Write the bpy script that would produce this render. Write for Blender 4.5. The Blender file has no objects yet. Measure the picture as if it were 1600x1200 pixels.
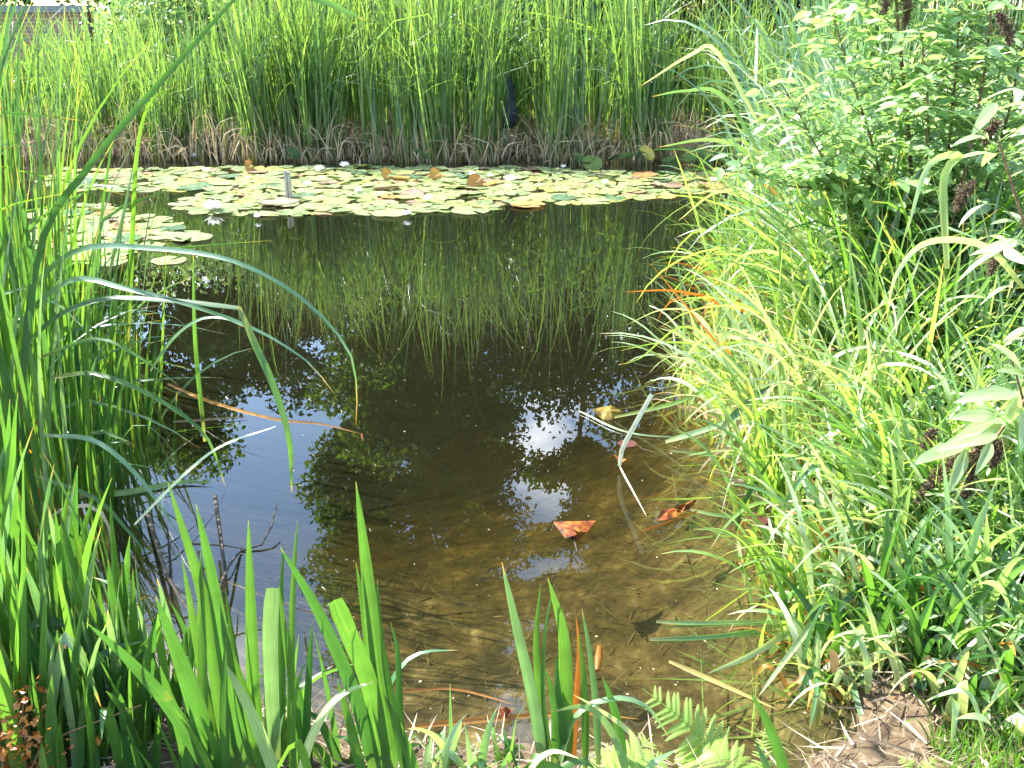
import bpy, math, random
import numpy as np
from mathutils import Vector
R = math.radians
rng = np.random.default_rng(7)
random.seed(7)
scene = bpy.context.scene
COL = scene.collection

# ------------------------------------------------------------------ camera, sky, sun, exposure
CAMH, PITCH, F = 1.65, R(21.3), 1570.0
cam = bpy.data.cameras.new('camera'); cam_o = bpy.data.objects.new('camera', cam); COL.objects.link(cam_o)
cam_o.location = (0, 0, CAMH); cam_o.rotation_euler = (R(90) - PITCH, 0, 0)
cam.sensor_width = 36; cam.lens = 36 * F / 1600; cam.clip_end = 2000; cam.clip_start = 0.05
scene.camera = cam_o
SUN_EL, SUN_AZ = R(45), R(-60)          # azimuth measured from +Y, negative = left
w = bpy.data.worlds.new("World"); scene.world = w; w.use_nodes = True
nt = w.node_tree; bg = nt.nodes['Background']; bg.inputs[1].default_value = 0.15
sky = nt.nodes.new('ShaderNodeTexSky'); sky.sky_type = 'NISHITA'; sky.sun_disc = False
sky.sun_elevation = SUN_EL; sky.sun_rotation = SUN_AZ; sky.air_density = 1.3; sky.dust_density = .5; sky.ozone_density = 3.0
tc = nt.nodes.new('ShaderNodeTexCoord'); mp = nt.nodes.new('ShaderNodeMapping'); mp.inputs['Scale'].default_value = (1, 1, 2.2)
mp.inputs['Location'].default_value = (0.35, 0.1, 0.0)
ns = nt.nodes.new('ShaderNodeTexNoise'); ns.inputs['Scale'].default_value = 3.1; ns.inputs['Detail'].default_value = 8; ns.inputs['Roughness'].default_value = .55
cr = nt.nodes.new('ShaderNodeValToRGB'); cr.color_ramp.elements[0].position = .57; cr.color_ramp.elements[1].position = .68
mx = nt.nodes.new('ShaderNodeMix'); mx.data_type = 'RGBA'
mx.inputs[7].default_value = (12, 12.3, 12.8, 1)
L = nt.links.new
L(tc.outputs['Generated'], mp.inputs[0]); L(mp.outputs[0], ns.inputs['Vector']); L(ns.outputs['Fac'], cr.inputs[0])
def cloudbank(az, el, c0, c1):                                   # two brighter cloud banks behind the trees
    d = (math.sin(R(az)) * math.cos(R(el)), math.cos(R(az)) * math.cos(R(el)), math.sin(R(el)))
    v = nt.nodes.new('ShaderNodeVectorMath'); v.operation = 'DISTANCE'; v.inputs[1].default_value = d; L(tc.outputs['Generated'], v.inputs[0])
    a = nt.nodes.new('ShaderNodeMath'); a.operation = 'MULTIPLY_ADD'; a.inputs[1].default_value = -.35; L(ns.outputs['Fac'], a.inputs[0]); L(v.outputs['Value'], a.inputs[2])
    m = nt.nodes.new('ShaderNodeMapRange'); m.inputs[1].default_value = c1; m.inputs[2].default_value = c0; L(a.outputs[0], m.inputs[0]); return m.outputs[0]
acc = cr.outputs[0]
for q in (cloudbank(2, 23.5, -.15, -.10), cloudbank(-23, 37, -.13, -.07)):
    t_ = nt.nodes.new('ShaderNodeMath'); t_.operation = 'MAXIMUM'; L(acc, t_.inputs[0]); L(q, t_.inputs[1]); acc = t_.outputs[0]
L(acc, mx.inputs[0]); L(sky.outputs[0], mx.inputs[6]); L(mx.outputs[2], bg.inputs[0])
sun = bpy.data.lights.new('sun', 'SUN'); sun.energy = 5.0; sun.angle = R(.5); sun.color = (1, .97, .92)
sun_o = bpy.data.objects.new('sun', sun); COL.objects.link(sun_o)
sd = Vector((math.sin(SUN_AZ) * math.cos(SUN_EL), math.cos(SUN_AZ) * math.cos(SUN_EL), math.sin(SUN_EL)))
sun_o.rotation_euler = sd.to_track_quat('Z', 'Y').to_euler()
vs = scene.view_settings
scene.display_settings.display_device = 'sRGB'
vs.view_transform = 'Standard'; vs.look = 'None'; vs.exposure = 2.28; vs.gamma = 1
cy = scene.cycles
cy.max_bounces = 7; cy.diffuse_bounces = 3; cy.glossy_bounces = 3; cy.transmission_bounces = 4; cy.transparent_max_bounces = 10
cy.sample_clamp_indirect = 6; cy.caustics_reflective = False; cy.caustics_refractive = False
cy.blur_glossy = .5

# ------------------------------------------------------------------ pixel of the 1600x1200 photo -> place
cp, sp = math.cos(PITCH), math.sin(PITCH)
def ray(px, py):
    u, v = (px - 800) / F, (600 - py) / F
    return np.array([u, cp + v * sp, -sp + v * cp])
def at(px, py, z=0.0):
    d = ray(px, py); t = (z - CAMH) / d[2]; return np.array([d[0] * t, d[1] * t, z])
def atY(px, py, Y):
    d = ray(px, py); t = Y / d[1]; return np.array([d[0] * t, Y, CAMH + d[2] * t])

# ------------------------------------------------------------------ mesh helpers
class MB:
    def __init__(s): s.V = []; s.Q = []; s.T = []; s.UQ = []; s.UT = []; s.MQ = []; s.MT = []; s.n = 0
    def add(s, V, Fq, UV, mat=0):
        V = np.asarray(V, float).reshape(-1, 3); Fq = np.asarray(Fq, int); UV = np.asarray(UV, float).reshape(-1, 2)
        if len(Fq) == 0: return s
        if Fq.shape[1] == 4: s.Q.append(Fq + s.n); s.UQ.append(UV[Fq.ravel()]); s.MQ.append(np.full(len(Fq), mat))
        else: s.T.append(Fq + s.n); s.UT.append(UV[Fq.ravel()]); s.MT.append(np.full(len(Fq), mat))
        s.V.append(V); s.n += len(V); return s
    def build(s, name, mats, parent=None, smooth=True, loc=None):
        me = bpy.data.meshes.new(name)
        V = np.concatenate(s.V); loops = []; uv = []; starts = []; mi = []; tot = 0
        if loc is not None: V = V - np.asarray(loc)
        if s.Q:
            q = np.concatenate(s.Q); loops.append(q.ravel()); uv.append(np.concatenate(s.UQ)); starts.append(np.arange(len(q)) * 4); mi.append(np.concatenate(s.MQ)); tot = len(q) * 4
        if s.T:
            t = np.concatenate(s.T); loops.append(t.ravel()); uv.append(np.concatenate(s.UT)); starts.append(tot + np.arange(len(t)) * 3); mi.append(np.concatenate(s.MT))
        loops = np.concatenate(loops).astype(np.int32); uv = np.concatenate(uv).astype(np.float32); starts = np.concatenate(starts).astype(np.int32); mi = np.concatenate(mi).astype(np.int32)
        me.vertices.add(len(V)); me.vertices.foreach_set('co', V.astype(np.float32).ravel())
        me.loops.add(len(loops)); me.loops.foreach_set('vertex_index', loops)
        me.polygons.add(len(starts)); me.polygons.foreach_set('loop_start', starts)
        me.polygons.foreach_set('material_index', mi)
        me.polygons.foreach_set('use_smooth', np.full(len(starts), smooth))
        ul = me.uv_layers.new(name='UVMap'); ul.data.foreach_set('uv', uv.ravel())
        for m in (mats if isinstance(mats, (list, tuple)) else [mats]): me.materials.append(m)
        me.update(calc_edges=True); me.validate()
        o = bpy.data.objects.new(name, me); COL.objects.link(o)
        if parent is not None: o.parent = parent
        if loc is not None and parent is None: o.location = tuple(loc)
        return o

def tag(o, label=None, cat=None, group=None, kind=None):
    if label: o['label'] = label
    if cat: o['category'] = cat
    if group: o['group'] = group
    if kind: o['kind'] = kind
    return o
def empty(name, loc, label, cat, group=None):
    o = bpy.data.objects.new(name, None); COL.objects.link(o); o.location = tuple(loc); o.empty_display_size = .05
    return tag(o, label, cat, group)
def copy_tree(o, parent=None):
    c = o.copy(); COL.objects.link(c); c.parent = parent
    for ch in o.children: copy_tree(ch, c)
    return c

def nrm(a): return a / np.maximum(np.linalg.norm(a, axis=-1, keepdims=True), 1e-9)
def ribbon(C, S, N, W, fold, mb, mat=0, vmax=1.0):
    """C centre (n,k,3), S side, N normal, W half width (n,k)"""
    n, k = W.shape
    Wd = W[..., None]
    Lf = C - S * Wd + N * (Wd * fold); Rt = C + S * Wd + N * (Wd * fold)
    V = np.stack([Lf, C, Rt], 2).reshape(-1, 3)
    vv = np.broadcast_to(np.linspace(0, vmax, k)[None, :, None], (n, k, 3)); uu = np.broadcast_to(np.array([0, .5, 1.])[None, None, :], (n, k, 3))
    UV = np.stack([uu, vv], -1).reshape(-1, 2)
    idx = np.arange(n * k * 3).reshape(n, k, 3)
    q = [np.stack([idx[:, :-1, j], idx[:, :-1, j + 1], idx[:, 1:, j + 1], idx[:, 1:, j]], -1).reshape(-1, 4) for j in (0, 1)]
    mb.add(V, np.concatenate(q), UV, mat)

def A(x, n): return np.full(n, float(x)) if np.isscalar(x) else np.asarray(x, float)
def blades(mb, base, az, lean, bend, length, width, twist=0, roll=0, k=9, power=1.7, kinkpos=None, kinkang=0, fold=.25, mat=0, tip=3.0, wav=0.0):
    base = np.asarray(base, float).reshape(-1, 3); n = len(base)
    az, lean, bend, length, width, twist, roll = [A(v, n) for v in (az, lean, bend, length, width, twist, roll)]
    s = np.linspace(0, 1, k)[None, :]
    th = lean[:, None] + bend[:, None] * s ** power
    if kinkpos is not None:
        kp = A(kinkpos, n)[:, None]; ka = A(kinkang, n)[:, None]
        th = th + ka / (1 + np.exp(-(s - kp) * 60))
    azz = az[:, None] + wav * np.sin(s * 3 + az[:, None] * 7) if wav else np.broadcast_to(az[:, None], th.shape)
    T = np.stack([np.sin(th) * np.cos(azz), np.sin(th) * np.sin(azz), np.cos(th)], -1)
    seg = (length / (k - 1))[:, None, None]
    C = np.concatenate([np.zeros((n, 1, 3)), np.cumsum((T[:, :-1] + T[:, 1:]) * .5 * seg, 1)], 1) + base[:, None, :]
    S0 = np.stack([-np.sin(azz), np.cos(azz), np.zeros_like(azz)], -1)
    N0 = np.cross(S0, T)
    tw = roll[:, None] + twist[:, None] * s
    S = S0 * np.cos(tw)[..., None] + N0 * np.sin(tw)[..., None]; N = np.cross(T, S)
    prof = (1 - s ** tip) ** .8 * (.55 + .45 * np.minimum(1, s * 6)); prof[:, -1] = .02
    ribbon(C, S, N, width[:, None] * .5 * prof, fold, mb, mat)
    return C

def spline(P, k):
    P = np.asarray(P, float)
    if len(P) == 2: return P[0] + (P[1] - P[0]) * np.linspace(0, 1, k)[:, None]
    d = np.r_[0, np.cumsum(np.linalg.norm(np.diff(P, axis=0), axis=1))]; d /= d[-1]
    Q = np.vstack([2 * P[0] - P[1], P, 2 * P[-1] - P[-2]]); out = []
    for t in np.linspace(0, 1, k):
        i = min(np.searchsorted(d, t, 'right') - 1, len(P) - 2); u = (t - d[i]) / (d[i + 1] - d[i])
        a, b, c, e = Q[i], Q[i + 1], Q[i + 2], Q[i + 3]
        out.append(.5 * (2 * b + (c - a) * u + (2 * a - 5 * b + 4 * c - e) * u * u + (3 * b - a - 3 * c + e) * u ** 3))
    return np.array(out)
def path_blade(mb, P, width, roll=0., twist=0., k=16, fold=.25, tip=3., blunt=False, mat=0, sharp=False):
    C = np.array([np.interp(np.linspace(0, len(P) - 1, k), np.arange(len(P)), np.asarray(P)[:, j]) for j in range(3)]).T if sharp else spline(P, k)
    T = nrm(np.gradient(C, axis=0)); view = nrm(C - np.array([0, 0, CAMH]))
    S0 = nrm(np.cross(T, view)); N0 = np.cross(S0, T)
    s = np.linspace(0, 1, k); tw = roll + twist * s
    S = S0 * np.cos(tw)[:, None] + N0 * np.sin(tw)[:, None]; N = np.cross(T, S)
    prof = (1 - s ** tip) ** .8 * (.6 + .4 * np.minimum(1, s * 5))
    if blunt: prof = (.7 + .3 * np.minimum(1, s * 5)) * np.where(s > .97, .8, 1)
    else: prof[-1] = .02
    ribbon(C[None], S[None], N[None], (width * .5 * prof)[None], fold, mb, mat, .9 if blunt else 1.0)

def tube(mb, P, r0, r1=None, sides=6, mat=0, smoothk=None):
    P = np.asarray(P, float)
    if smoothk: P = spline(P, smoothk)
    k = len(P); r = np.linspace(r0, r1 if r1 is not None else r0, k) if np.isscalar(r0) else np.asarray(r0)
    T = nrm(np.gradient(P, axis=0)); ref = np.array([0, 0, 1.]) if abs(T[0][2]) < .8 else np.array([1., 0, 0])
    S = nrm(np.cross(T, ref)); N = np.cross(T, S)
    a = np.linspace(0, 2 * math.pi, sides, endpoint=False)
    V = P[:, None] + (S[:, None] * np.cos(a)[None, :, None] + N[:, None] * np.sin(a)[None, :, None]) * r[:, None, None]
    idx = np.arange(k * sides).reshape(k, sides); nx = np.roll(idx, -1, 1)
    q = np.stack([idx[:-1], nx[:-1], nx[1:], idx[1:]], -1).reshape(-1, 4)
    UV = np.stack(np.broadcast_arrays(np.linspace(0, 1, sides)[None], np.linspace(0, 1, k)[:, None]), -1).reshape(-1, 2)
    mb.add(V, q, UV, mat)
    for e, ring in ((0, idx[0]), (-1, idx[-1])):
        n0 = mb.n; Vc = np.vstack([P[e][None], V[e]]); j = np.arange(sides)
        t = np.stack([np.zeros(sides, int), 1 + j, 1 + (j + 1) % sides], -1)
        mb.add(Vc, t, np.zeros((sides + 1, 2)), mat)

def scatter(mb, TV, TF, TUV, O, X, Z, S, mat=0):
    """template with long axis +Y, normal +Z"""
    O = np.asarray(O, float); n = len(O)
    Y = nrm(X); Zz = nrm(Z - Y * np.sum(Y * Z, -1, keepdims=True)); Xx = np.cross(Y, Zz)
    S = A(S, n) if np.ndim(S) < 2 else S
    M = np.stack([Xx, Y, Zz], 1)                               # rows axes
    P = TV[None] * (S[:, None, None] if S.ndim == 1 else S[:, None, :])
    V = np.einsum('nkj,njc->nkc', P, M) + O[:, None]
    m = len(TV); Fq = (TF[None] + (np.arange(n) * m)[:, None, None]).reshape(-1, TF.shape[1])
    mb.add(V.reshape(-1, 3), Fq, np.tile(TUV, (n, 1)), mat)

def leaf_template(wid=.5, droop=.15, fold=.12, k=4, peak=.4):
    y = np.linspace(0, 1, k + 1); ww = np.interp(y, [0, peak * .5, peak, .75, 1], [.02, .72, 1, .62, .01]) * wid * .5
    z = -droop * y ** 2
    V = []; U = []
    for i in range(k + 1):
        V += [[-ww[i], y[i], z[i] + fold * ww[i] * 2], [0, y[i], z[i]], [ww[i], y[i], z[i] + fold * ww[i] * 2]]; U += [[0, y[i]], [.5, y[i]], [1, y[i]]]
    Fq = [];
    for i in range(k):
        for j in (0, 1): a = i * 3 + j; Fq.append([a, a + 1, a + 4, a + 3])
    return np.array(V), np.array(Fq), np.array(U)
LEAF_OVAL = leaf_template(.55, .12, .15, 4, .42)
LEAF_LANCE = leaf_template(.26, .22, .15, 6, .35)
LEAF_SMALL = leaf_template(.6, .1, .2, 2, .5)
LEAF_DIA = (np.array([(-.3, .45, .06), (0, 0, 0), (.3, .45, .06), (0, 1, -.05)]), np.array([(0, 1, 2, 3)]), np.array([(0, .5), (.5, 0), (1, .5), (.5, 1.)]))
def rdir(n, zmin=-1, zmax=1):
    a = rng.uniform(0, 2 * math.pi, n); z = rng.uniform(zmin, zmax, n); r = np.sqrt(1 - z * z)
    return np.stack([r * np.cos(a), r * np.sin(a), z], -1)

# ------------------------------------------------------------------ materials
def new_mat(name):
    m = bpy.data.materials.new(name); m.use_nodes = True; t = m.node_tree; t.nodes.clear()
    return m, t, t.nodes.new('ShaderNodeOutputMaterial')
def rgba(c): return (c[0], c[1], c[2], 1)
def leaf_mat(name, body, tipc=None, base=None, dark=None, trans=.45, tcol=None, rough=.38, spec=.5, base_end=.25, tip_start=.93, vein=60, spots=0.0, vary=.5):
    m, t, out = new_mat(name); N = t.nodes.new; Lk = t.links.new
    uv = N('ShaderNodeUVMap'); sx = N('ShaderNodeSeparateXYZ'); Lk(uv.outputs[0], sx.inputs[0])
    geo = N('ShaderNodeNewGeometry'); oi = N('ShaderNodeObjectInfo')
    ad = N('ShaderNodeMath'); ad.operation = 'ADD'; Lk(geo.outputs['Random Per Island'], ad.inputs[0]); Lk(oi.outputs['Random'], ad.inputs[1])
    fr = N('ShaderNodeMath'); fr.operation = 'FRACT'; Lk(ad.outputs[0], fr.inputs[0])
    c0 = N('ShaderNodeMix'); c0.data_type = 'RGBA'; c0.inputs[6].default_value = rgba(dark or [x * .55 for x in body]); c0.inputs[7].default_value = rgba(body); Lk(fr.outputs[0], c0.inputs[0])
    cur = c0.outputs[2]
    def mixc(fac, col, src):
        x = N('ShaderNodeMix'); x.data_type = 'RGBA'; Lk(fac, x.inputs[0]); Lk(src, x.inputs[6]); x.inputs[7].default_value = rgba(col); return x.outputs[2]
    def mr(src, a, b, c=0., d=1.):
        x = N('ShaderNodeMapRange'); Lk(src, x.inputs[0]); x.inputs[1].default_value = a; x.inputs[2].default_value = b; x.inputs[3].default_value = c; x.inputs[4].default_value = d; return x.outputs[0]
    no = N('ShaderNodeTexNoise'); no.inputs['Scale'].default_value = 14; no.inputs['Detail'].default_value = 3
    tco = N('ShaderNodeTexCoord'); Lk(tco.outputs['Object'], no.inputs['Vector'])
    if base:
        a2 = N('ShaderNodeMath'); a2.operation = 'MULTIPLY_ADD'; Lk(no.outputs[0], a2.inputs[0]); a2.inputs[1].default_value = .16; Lk(sx.outputs[1], a2.inputs[2])
        cur = mixc(mr(a2.outputs[0], base_end + .18, base_end * .35 + .02), base, cur)
    if tipc: cur = mixc(mr(sx.outputs[1], tip_start, 1.0), tipc, cur)
    if spots: cur = mixc(mr(no.outputs[0], .66, .74, 0, spots), [.25, .16, .05], cur)
    if vein:                                                   # long veins across the width
        wv = N('ShaderNodeMath'); wv.operation = 'MULTIPLY'; Lk(sx.outputs[0], wv.inputs[0]); wv.inputs[1].default_value = vein * .35
        w2 = N('ShaderNodeMath'); w2.operation = 'MULTIPLY'; Lk(sx.outputs[1], w2.inputs[0]); w2.inputs[1].default_value = 1.6
        w3 = N('ShaderNodeMath'); w3.operation = 'MULTIPLY'; Lk(fr.outputs[0], w3.inputs[0]); w3.inputs[1].default_value = 90
        cx = N('ShaderNodeCombineXYZ'); Lk(wv.outputs[0], cx.inputs[0]); Lk(w2.outputs[0], cx.inputs[1]); Lk(w3.outputs[0], cx.inputs[2])
        si = N('ShaderNodeTexNoise'); si.inputs['Scale'].default_value = 1; si.inputs['Detail'].default_value = 4; si.inputs['Roughness'].default_value = .7; Lk(cx.outputs[0], si.inputs['Vector'])
        va = mr(si.outputs[0], .3, .7, .62, 1.28)
        nv = mr(no.outputs[0], .3, .7, .8, 1.15)
        mu = N('ShaderNodeMath'); mu.operation = 'MULTIPLY'; Lk(va, mu.inputs[0]); Lk(nv, mu.inputs[1])
        hs = N('ShaderNodeHueSaturation'); Lk(cur, hs.inputs['Color']); Lk(mu.outputs[0], hs.inputs['Value']); cur = hs.outputs[0]
    pb = N('ShaderNodeBsdfPrincipled'); Lk(cur, pb.inputs['Base Color']); pb.inputs['Roughness'].default_value = rough; pb.inputs['Specular IOR Level'].default_value = spec
    tr = N('ShaderNodeBsdfTranslucent')
    h2 = N('ShaderNodeMix'); h2.data_type = 'RGBA'; h2.blend_type = 'MULTIPLY'; h2.inputs[0].default_value = 1; Lk(cur, h2.inputs[6]); h2.inputs[7].default_value = rgba(tcol or (2.6, 2.3, 1.2)); Lk(h2.outputs[2], tr.inputs[0])
    ms = N('ShaderNodeMixShader'); ms.inputs[0].default_value = trans; Lk(pb.outputs[0], ms.inputs[1]); Lk(tr.outputs[0], ms.inputs[2]); Lk(ms.outputs[0], out.inputs[0])
    return m
def plain_mat(name, c1, c2, scale=8, rough=.8, bump=.3, spec=.3, detail=6, coord='Object'):
    m, t, out = new_mat(name); N = t.nodes.new; Lk = t.links.new
    tco = N('ShaderNodeTexCoord'); no = N('ShaderNodeTexNoise'); no.inputs['Scale'].default_value = scale; no.inputs['Detail'].default_value = detail; no.inputs['Roughness'].default_value = .65
    Lk(tco.outputs[coord], no.inputs['Vector'])
    cr = N('ShaderNodeValToRGB'); cr.color_ramp.elements[0].position = .35; cr.color_ramp.elements[1].position = .65
    cr.color_ramp.elements[0].color = rgba(c1); cr.color_ramp.elements[1].color = rgba(c2); Lk(no.outputs[0], cr.inputs[0])
    pb = N('ShaderNodeBsdfPrincipled'); Lk(cr.outputs[0], pb.inputs['Base Color']); pb.inputs['Roughness'].default_value = rough; pb.inputs['Specular IOR Level'].default_value = spec
    bp = N('ShaderNodeBump'); bp.inputs['Strength'].default_value = bump; bp.inputs['Distance'].default_value = .02; Lk(no.outputs[0], bp.inputs['Height']); Lk(bp.outputs[0], pb.inputs['Normal'])
    Lk(pb.outputs[0], out.inputs[0]); return m

TAN = (.34, .25, .13)
M = {}
M['cattail'] = leaf_mat('cattail leaf', (.15, .26, .05), tipc=(.35, .25, .06), base=(.27, .23, .10), dark=(.03, .09, .035), trans=.42, rough=.38, spec=.9, base_end=.07, vein=25)
M['cattail_near'] = leaf_mat('near cattail leaf', (.085, .185, .02), tipc=(.32, .22, .05), base=(.16, .16, .05), dark=(.025, .085, .025), trans=.45, rough=.36, base_end=.1, vein=50)
M['cattail_grey'] = leaf_mat('sea green cattail leaf', (.12, .22, .085), tipc=(.42, .22, .05), base=(.15, .17, .06), dark=(.06, .15, .055), trans=.32, rough=.38, spec=1.0, base_end=.08, vein=50)
M['dead'] = leaf_mat('dead reed leaf', (.55, .44, .28), dark=(.26, .18, .10), trans=.2, tcol=(1.2, 1, .7), rough=.6, spec=.3, vein=20)
M['rust'] = leaf_mat('rust coloured dying leaf', (.42, .20, .04), dark=(.28, .10, .02), trans=.4, tcol=(1.6, 1.2, .5), rough=.45, vein=20)
M['iris'] = leaf_mat('iris leaf', (.07, .165, .028), tipc=(.2, .19, .06), base=(.13, .17, .06), dark=(.025, .085, .022), trans=.42, rough=.36, base_end=.04, vein=50, tcol=(2.5, 2.3, .9), spots=.3, tip_start=.975)
M['iris_pale'] = leaf_mat('pale iris leaf', (.24, .36, .15), tipc=(.5, .45, .25), base=(.2, .28, .1), dark=(.10, .22, .06), trans=.35, rough=.4, spec=1.0, base_end=.04, vein=50, spots=.5)
M['sedge'] = leaf_mat('sedge leaf', (.22, .34, .08), tipc=(.5, .36, .1), base=(.36, .31, .1), dark=(.10, .22, .035), trans=.42, rough=.38, spec=.9, base_end=.1, vein=30)
M['sedge_sheen'] = leaf_mat('sedge leaf lightened for sun sheen', (.42, .48, .26), tipc=(.6, .45, .2), base=(.34, .36, .12), dark=(.24, .36, .13), trans=.25, rough=.36, spec=1.0, base_end=.1, vein=30)  # lighter copy of the sedge: white sun sheen put into the base colour
M['grass'] = leaf_mat('short grass', (.12, .24, .025), tipc=(.3, .28, .06), base=(.2, .2, .06), dark=(.06, .17, .02), trans=.45, rough=.45, base_end=.1, vein=0)
M['shrub'] = leaf_mat('shrub leaf', (.30, .41, .18), dark=(.12, .24, .07), trans=.36, tcol=(2.2, 2.2, 1.2), rough=.42, vein=9, spec=1.0)
M['buddleia'] = leaf_mat('lance shrub leaf', (.34, .42, .24), dark=(.22, .32, .14), trans=.35, rough=.42, vein=12)
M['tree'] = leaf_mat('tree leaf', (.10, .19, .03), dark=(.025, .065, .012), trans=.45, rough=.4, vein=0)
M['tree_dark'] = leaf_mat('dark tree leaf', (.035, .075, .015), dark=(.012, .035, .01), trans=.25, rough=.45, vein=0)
M['fern'] = leaf_mat('fern frond', (.26, .36, .09), dark=(.2, .32, .06), trans=.5, rough=.5, vein=0)
M['bark'] = plain_mat('bark', (.03, .022, .015), (.09, .07, .05), 20, .9, .6)
M['twig'] = plain_mat('brown stem', (.10, .055, .03), (.20, .12, .07), 40, .8, .3)
M['greenstem'] = plain_mat('green stem', (.07, .12, .03), (.12, .18, .05), 40, .5, .2)
M['seed'] = plain_mat('seed capsule', (.045, .028, .018), (.15, .10, .055), 60, .8, .4)
M['straw'] = leaf_mat('straw', (.45, .36, .24), dark=(.16, .10, .06), trans=.15, tcol=(1.2, 1, .7), rough=.6, vein=0)
M['weed'] = leaf_mat('bottom debris', (.12, .085, .03), dark=(.035, .03, .012), trans=.1, rough=.8, vein=0)
M['slate'] = plain_mat('dark slate', (.02, .024, .032), (.05, .058, .075), 9, .75, .25)
M['stone'] = plain_mat('stone', (.16, .15, .11), (.3, .29, .22), 14, .9, .4)
M['wood'] = plain_mat('weathered wood', (.22, .20, .16), (.42, .39, .33), 30, .85, .4)
def pad_mat(name, a, b, edge, rough=.24, tr=.12):
    m, t, out = new_mat(name); N = t.nodes.new; Lk = t.links.new
    tco = N('ShaderNodeTexCoord'); oi = N('ShaderNodeObjectInfo')
    no = N('ShaderNodeTexNoise'); no.noise_dimensions = '4D'; no.inputs['Scale'].default_value = 16; no.inputs['Detail'].default_value = 5
    ww = N('ShaderNodeMath'); ww.operation = 'MULTIPLY'; Lk(oi.outputs['Random'], ww.inputs[0]); ww.inputs[1].default_value = 40
    Lk(tco.outputs['Object'], no.inputs['Vector']); Lk(ww.outputs[0], no.inputs['W'])
    mx = N('ShaderNodeMix'); mx.data_type = 'RGBA'; mx.inputs[6].default_value = rgba(a); mx.inputs[7].default_value = rgba(b)
    md = N('ShaderNodeMath'); md.operation = 'MULTIPLY_ADD'; Lk(no.outputs[0], md.inputs[0]); md.inputs[1].default_value = .9
    m3 = N('ShaderNodeMath'); m3.operation = 'MULTIPLY_ADD'; Lk(oi.outputs['Random'], m3.inputs[0]); m3.inputs[1].default_value = 1.0; m3.inputs[2].default_value = -.45; Lk(m3.outputs[0], md.inputs[2])
    md.use_clamp = True; Lk(md.outputs[0], mx.inputs[0])
    uv = N('ShaderNodeUVMap'); sx = N('ShaderNodeSeparateXYZ'); Lk(uv.outputs[0], sx.inputs[0])
    mr = N('ShaderNodeMapRange'); Lk(sx.outputs[1], mr.inputs[0]); mr.inputs[1].default_value = .86; mr.inputs[2].default_value = 1
    m2 = N('ShaderNodeMix'); m2.data_type = 'RGBA'; Lk(mr.outputs[0], m2.inputs[0]); Lk(mx.outputs[2], m2.inputs[6]); m2.inputs[7].default_value = rgba(edge)
    # pale veins fanning out from the notch
    sn = N('ShaderNodeMath'); sn.operation = 'MULTIPLY'; Lk(sx.outputs[0], sn.inputs[0]); sn.inputs[1].default_value = 6.2832 * 13
    s2 = N('ShaderNodeMath'); s2.operation = 'SINE'; Lk(sn.outputs[0], s2.inputs[0])
    s3 = N('ShaderNodeMapRange'); Lk(s2.outputs[0], s3.inputs[0]); s3.inputs[1].default_value = .8; s3.inputs[2].default_value = 1; s3.inputs[4].default_value = .3
    m4 = N('ShaderNodeMix'); m4.data_type = 'RGBA'; Lk(s3.outputs[0], m4.inputs[0]); Lk(m2.outputs[2], m4.inputs[6]); m4.inputs[7].default_value = (.3, .36, .12, 1)
    pb = N('ShaderNodeBsdfPrincipled'); Lk(m4.outputs[2], pb.inputs['Base Color']); pb.inputs['Roughness'].default_value = rough; pb.inputs['Specular IOR Level'].default_value = .7
    n2 = N('ShaderNodeTexNoise'); n2.inputs['Scale'].default_value = 30; Lk(tco.outputs['Object'], n2.inputs['Vector'])
    bp = N('ShaderNodeBump'); bp.inputs['Strength'].default_value = 1.0; bp.inputs['Distance'].default_value = .012; Lk(n2.outputs[0], bp.inputs['Height']); Lk(bp.outputs[0], pb.inputs['Normal'])
    trn = N('ShaderNodeBsdfTranslucent'); Lk(m4.outputs[2], trn.inputs[0]); ms = N('ShaderNodeMixShader'); ms.inputs[0].default_value = tr
    Lk(pb.outputs[0], ms.inputs[1]); Lk(trn.outputs[0], ms.inputs[2]); Lk(ms.outputs[0], out.inputs[0]); return m
PADM = {'green': pad_mat('green pad', (.17, .25, .08), (.34, .40, .14), (.36, .34, .15)),
        'yellow': pad_mat('yellow pad', (.30, .37, .09), (.44, .43, .12), (.4, .3, .08)),
        'red': pad_mat('reddish pad', (.26, .15, .09), (.34, .28, .16), (.2, .07, .05)),
        'orange': pad_mat('orange pad', (.42, .18, .04), (.5, .3, .06), (.3, .1, .03)),
        'dark': pad_mat('dark green pad', (.04, .11, .04), (.08, .18, .06), (.1, .14, .05)),
        'maroon': pad_mat('maroon pad', (.16, .03, .035), (.24, .07, .06), (.1, .02, .03))}
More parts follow.
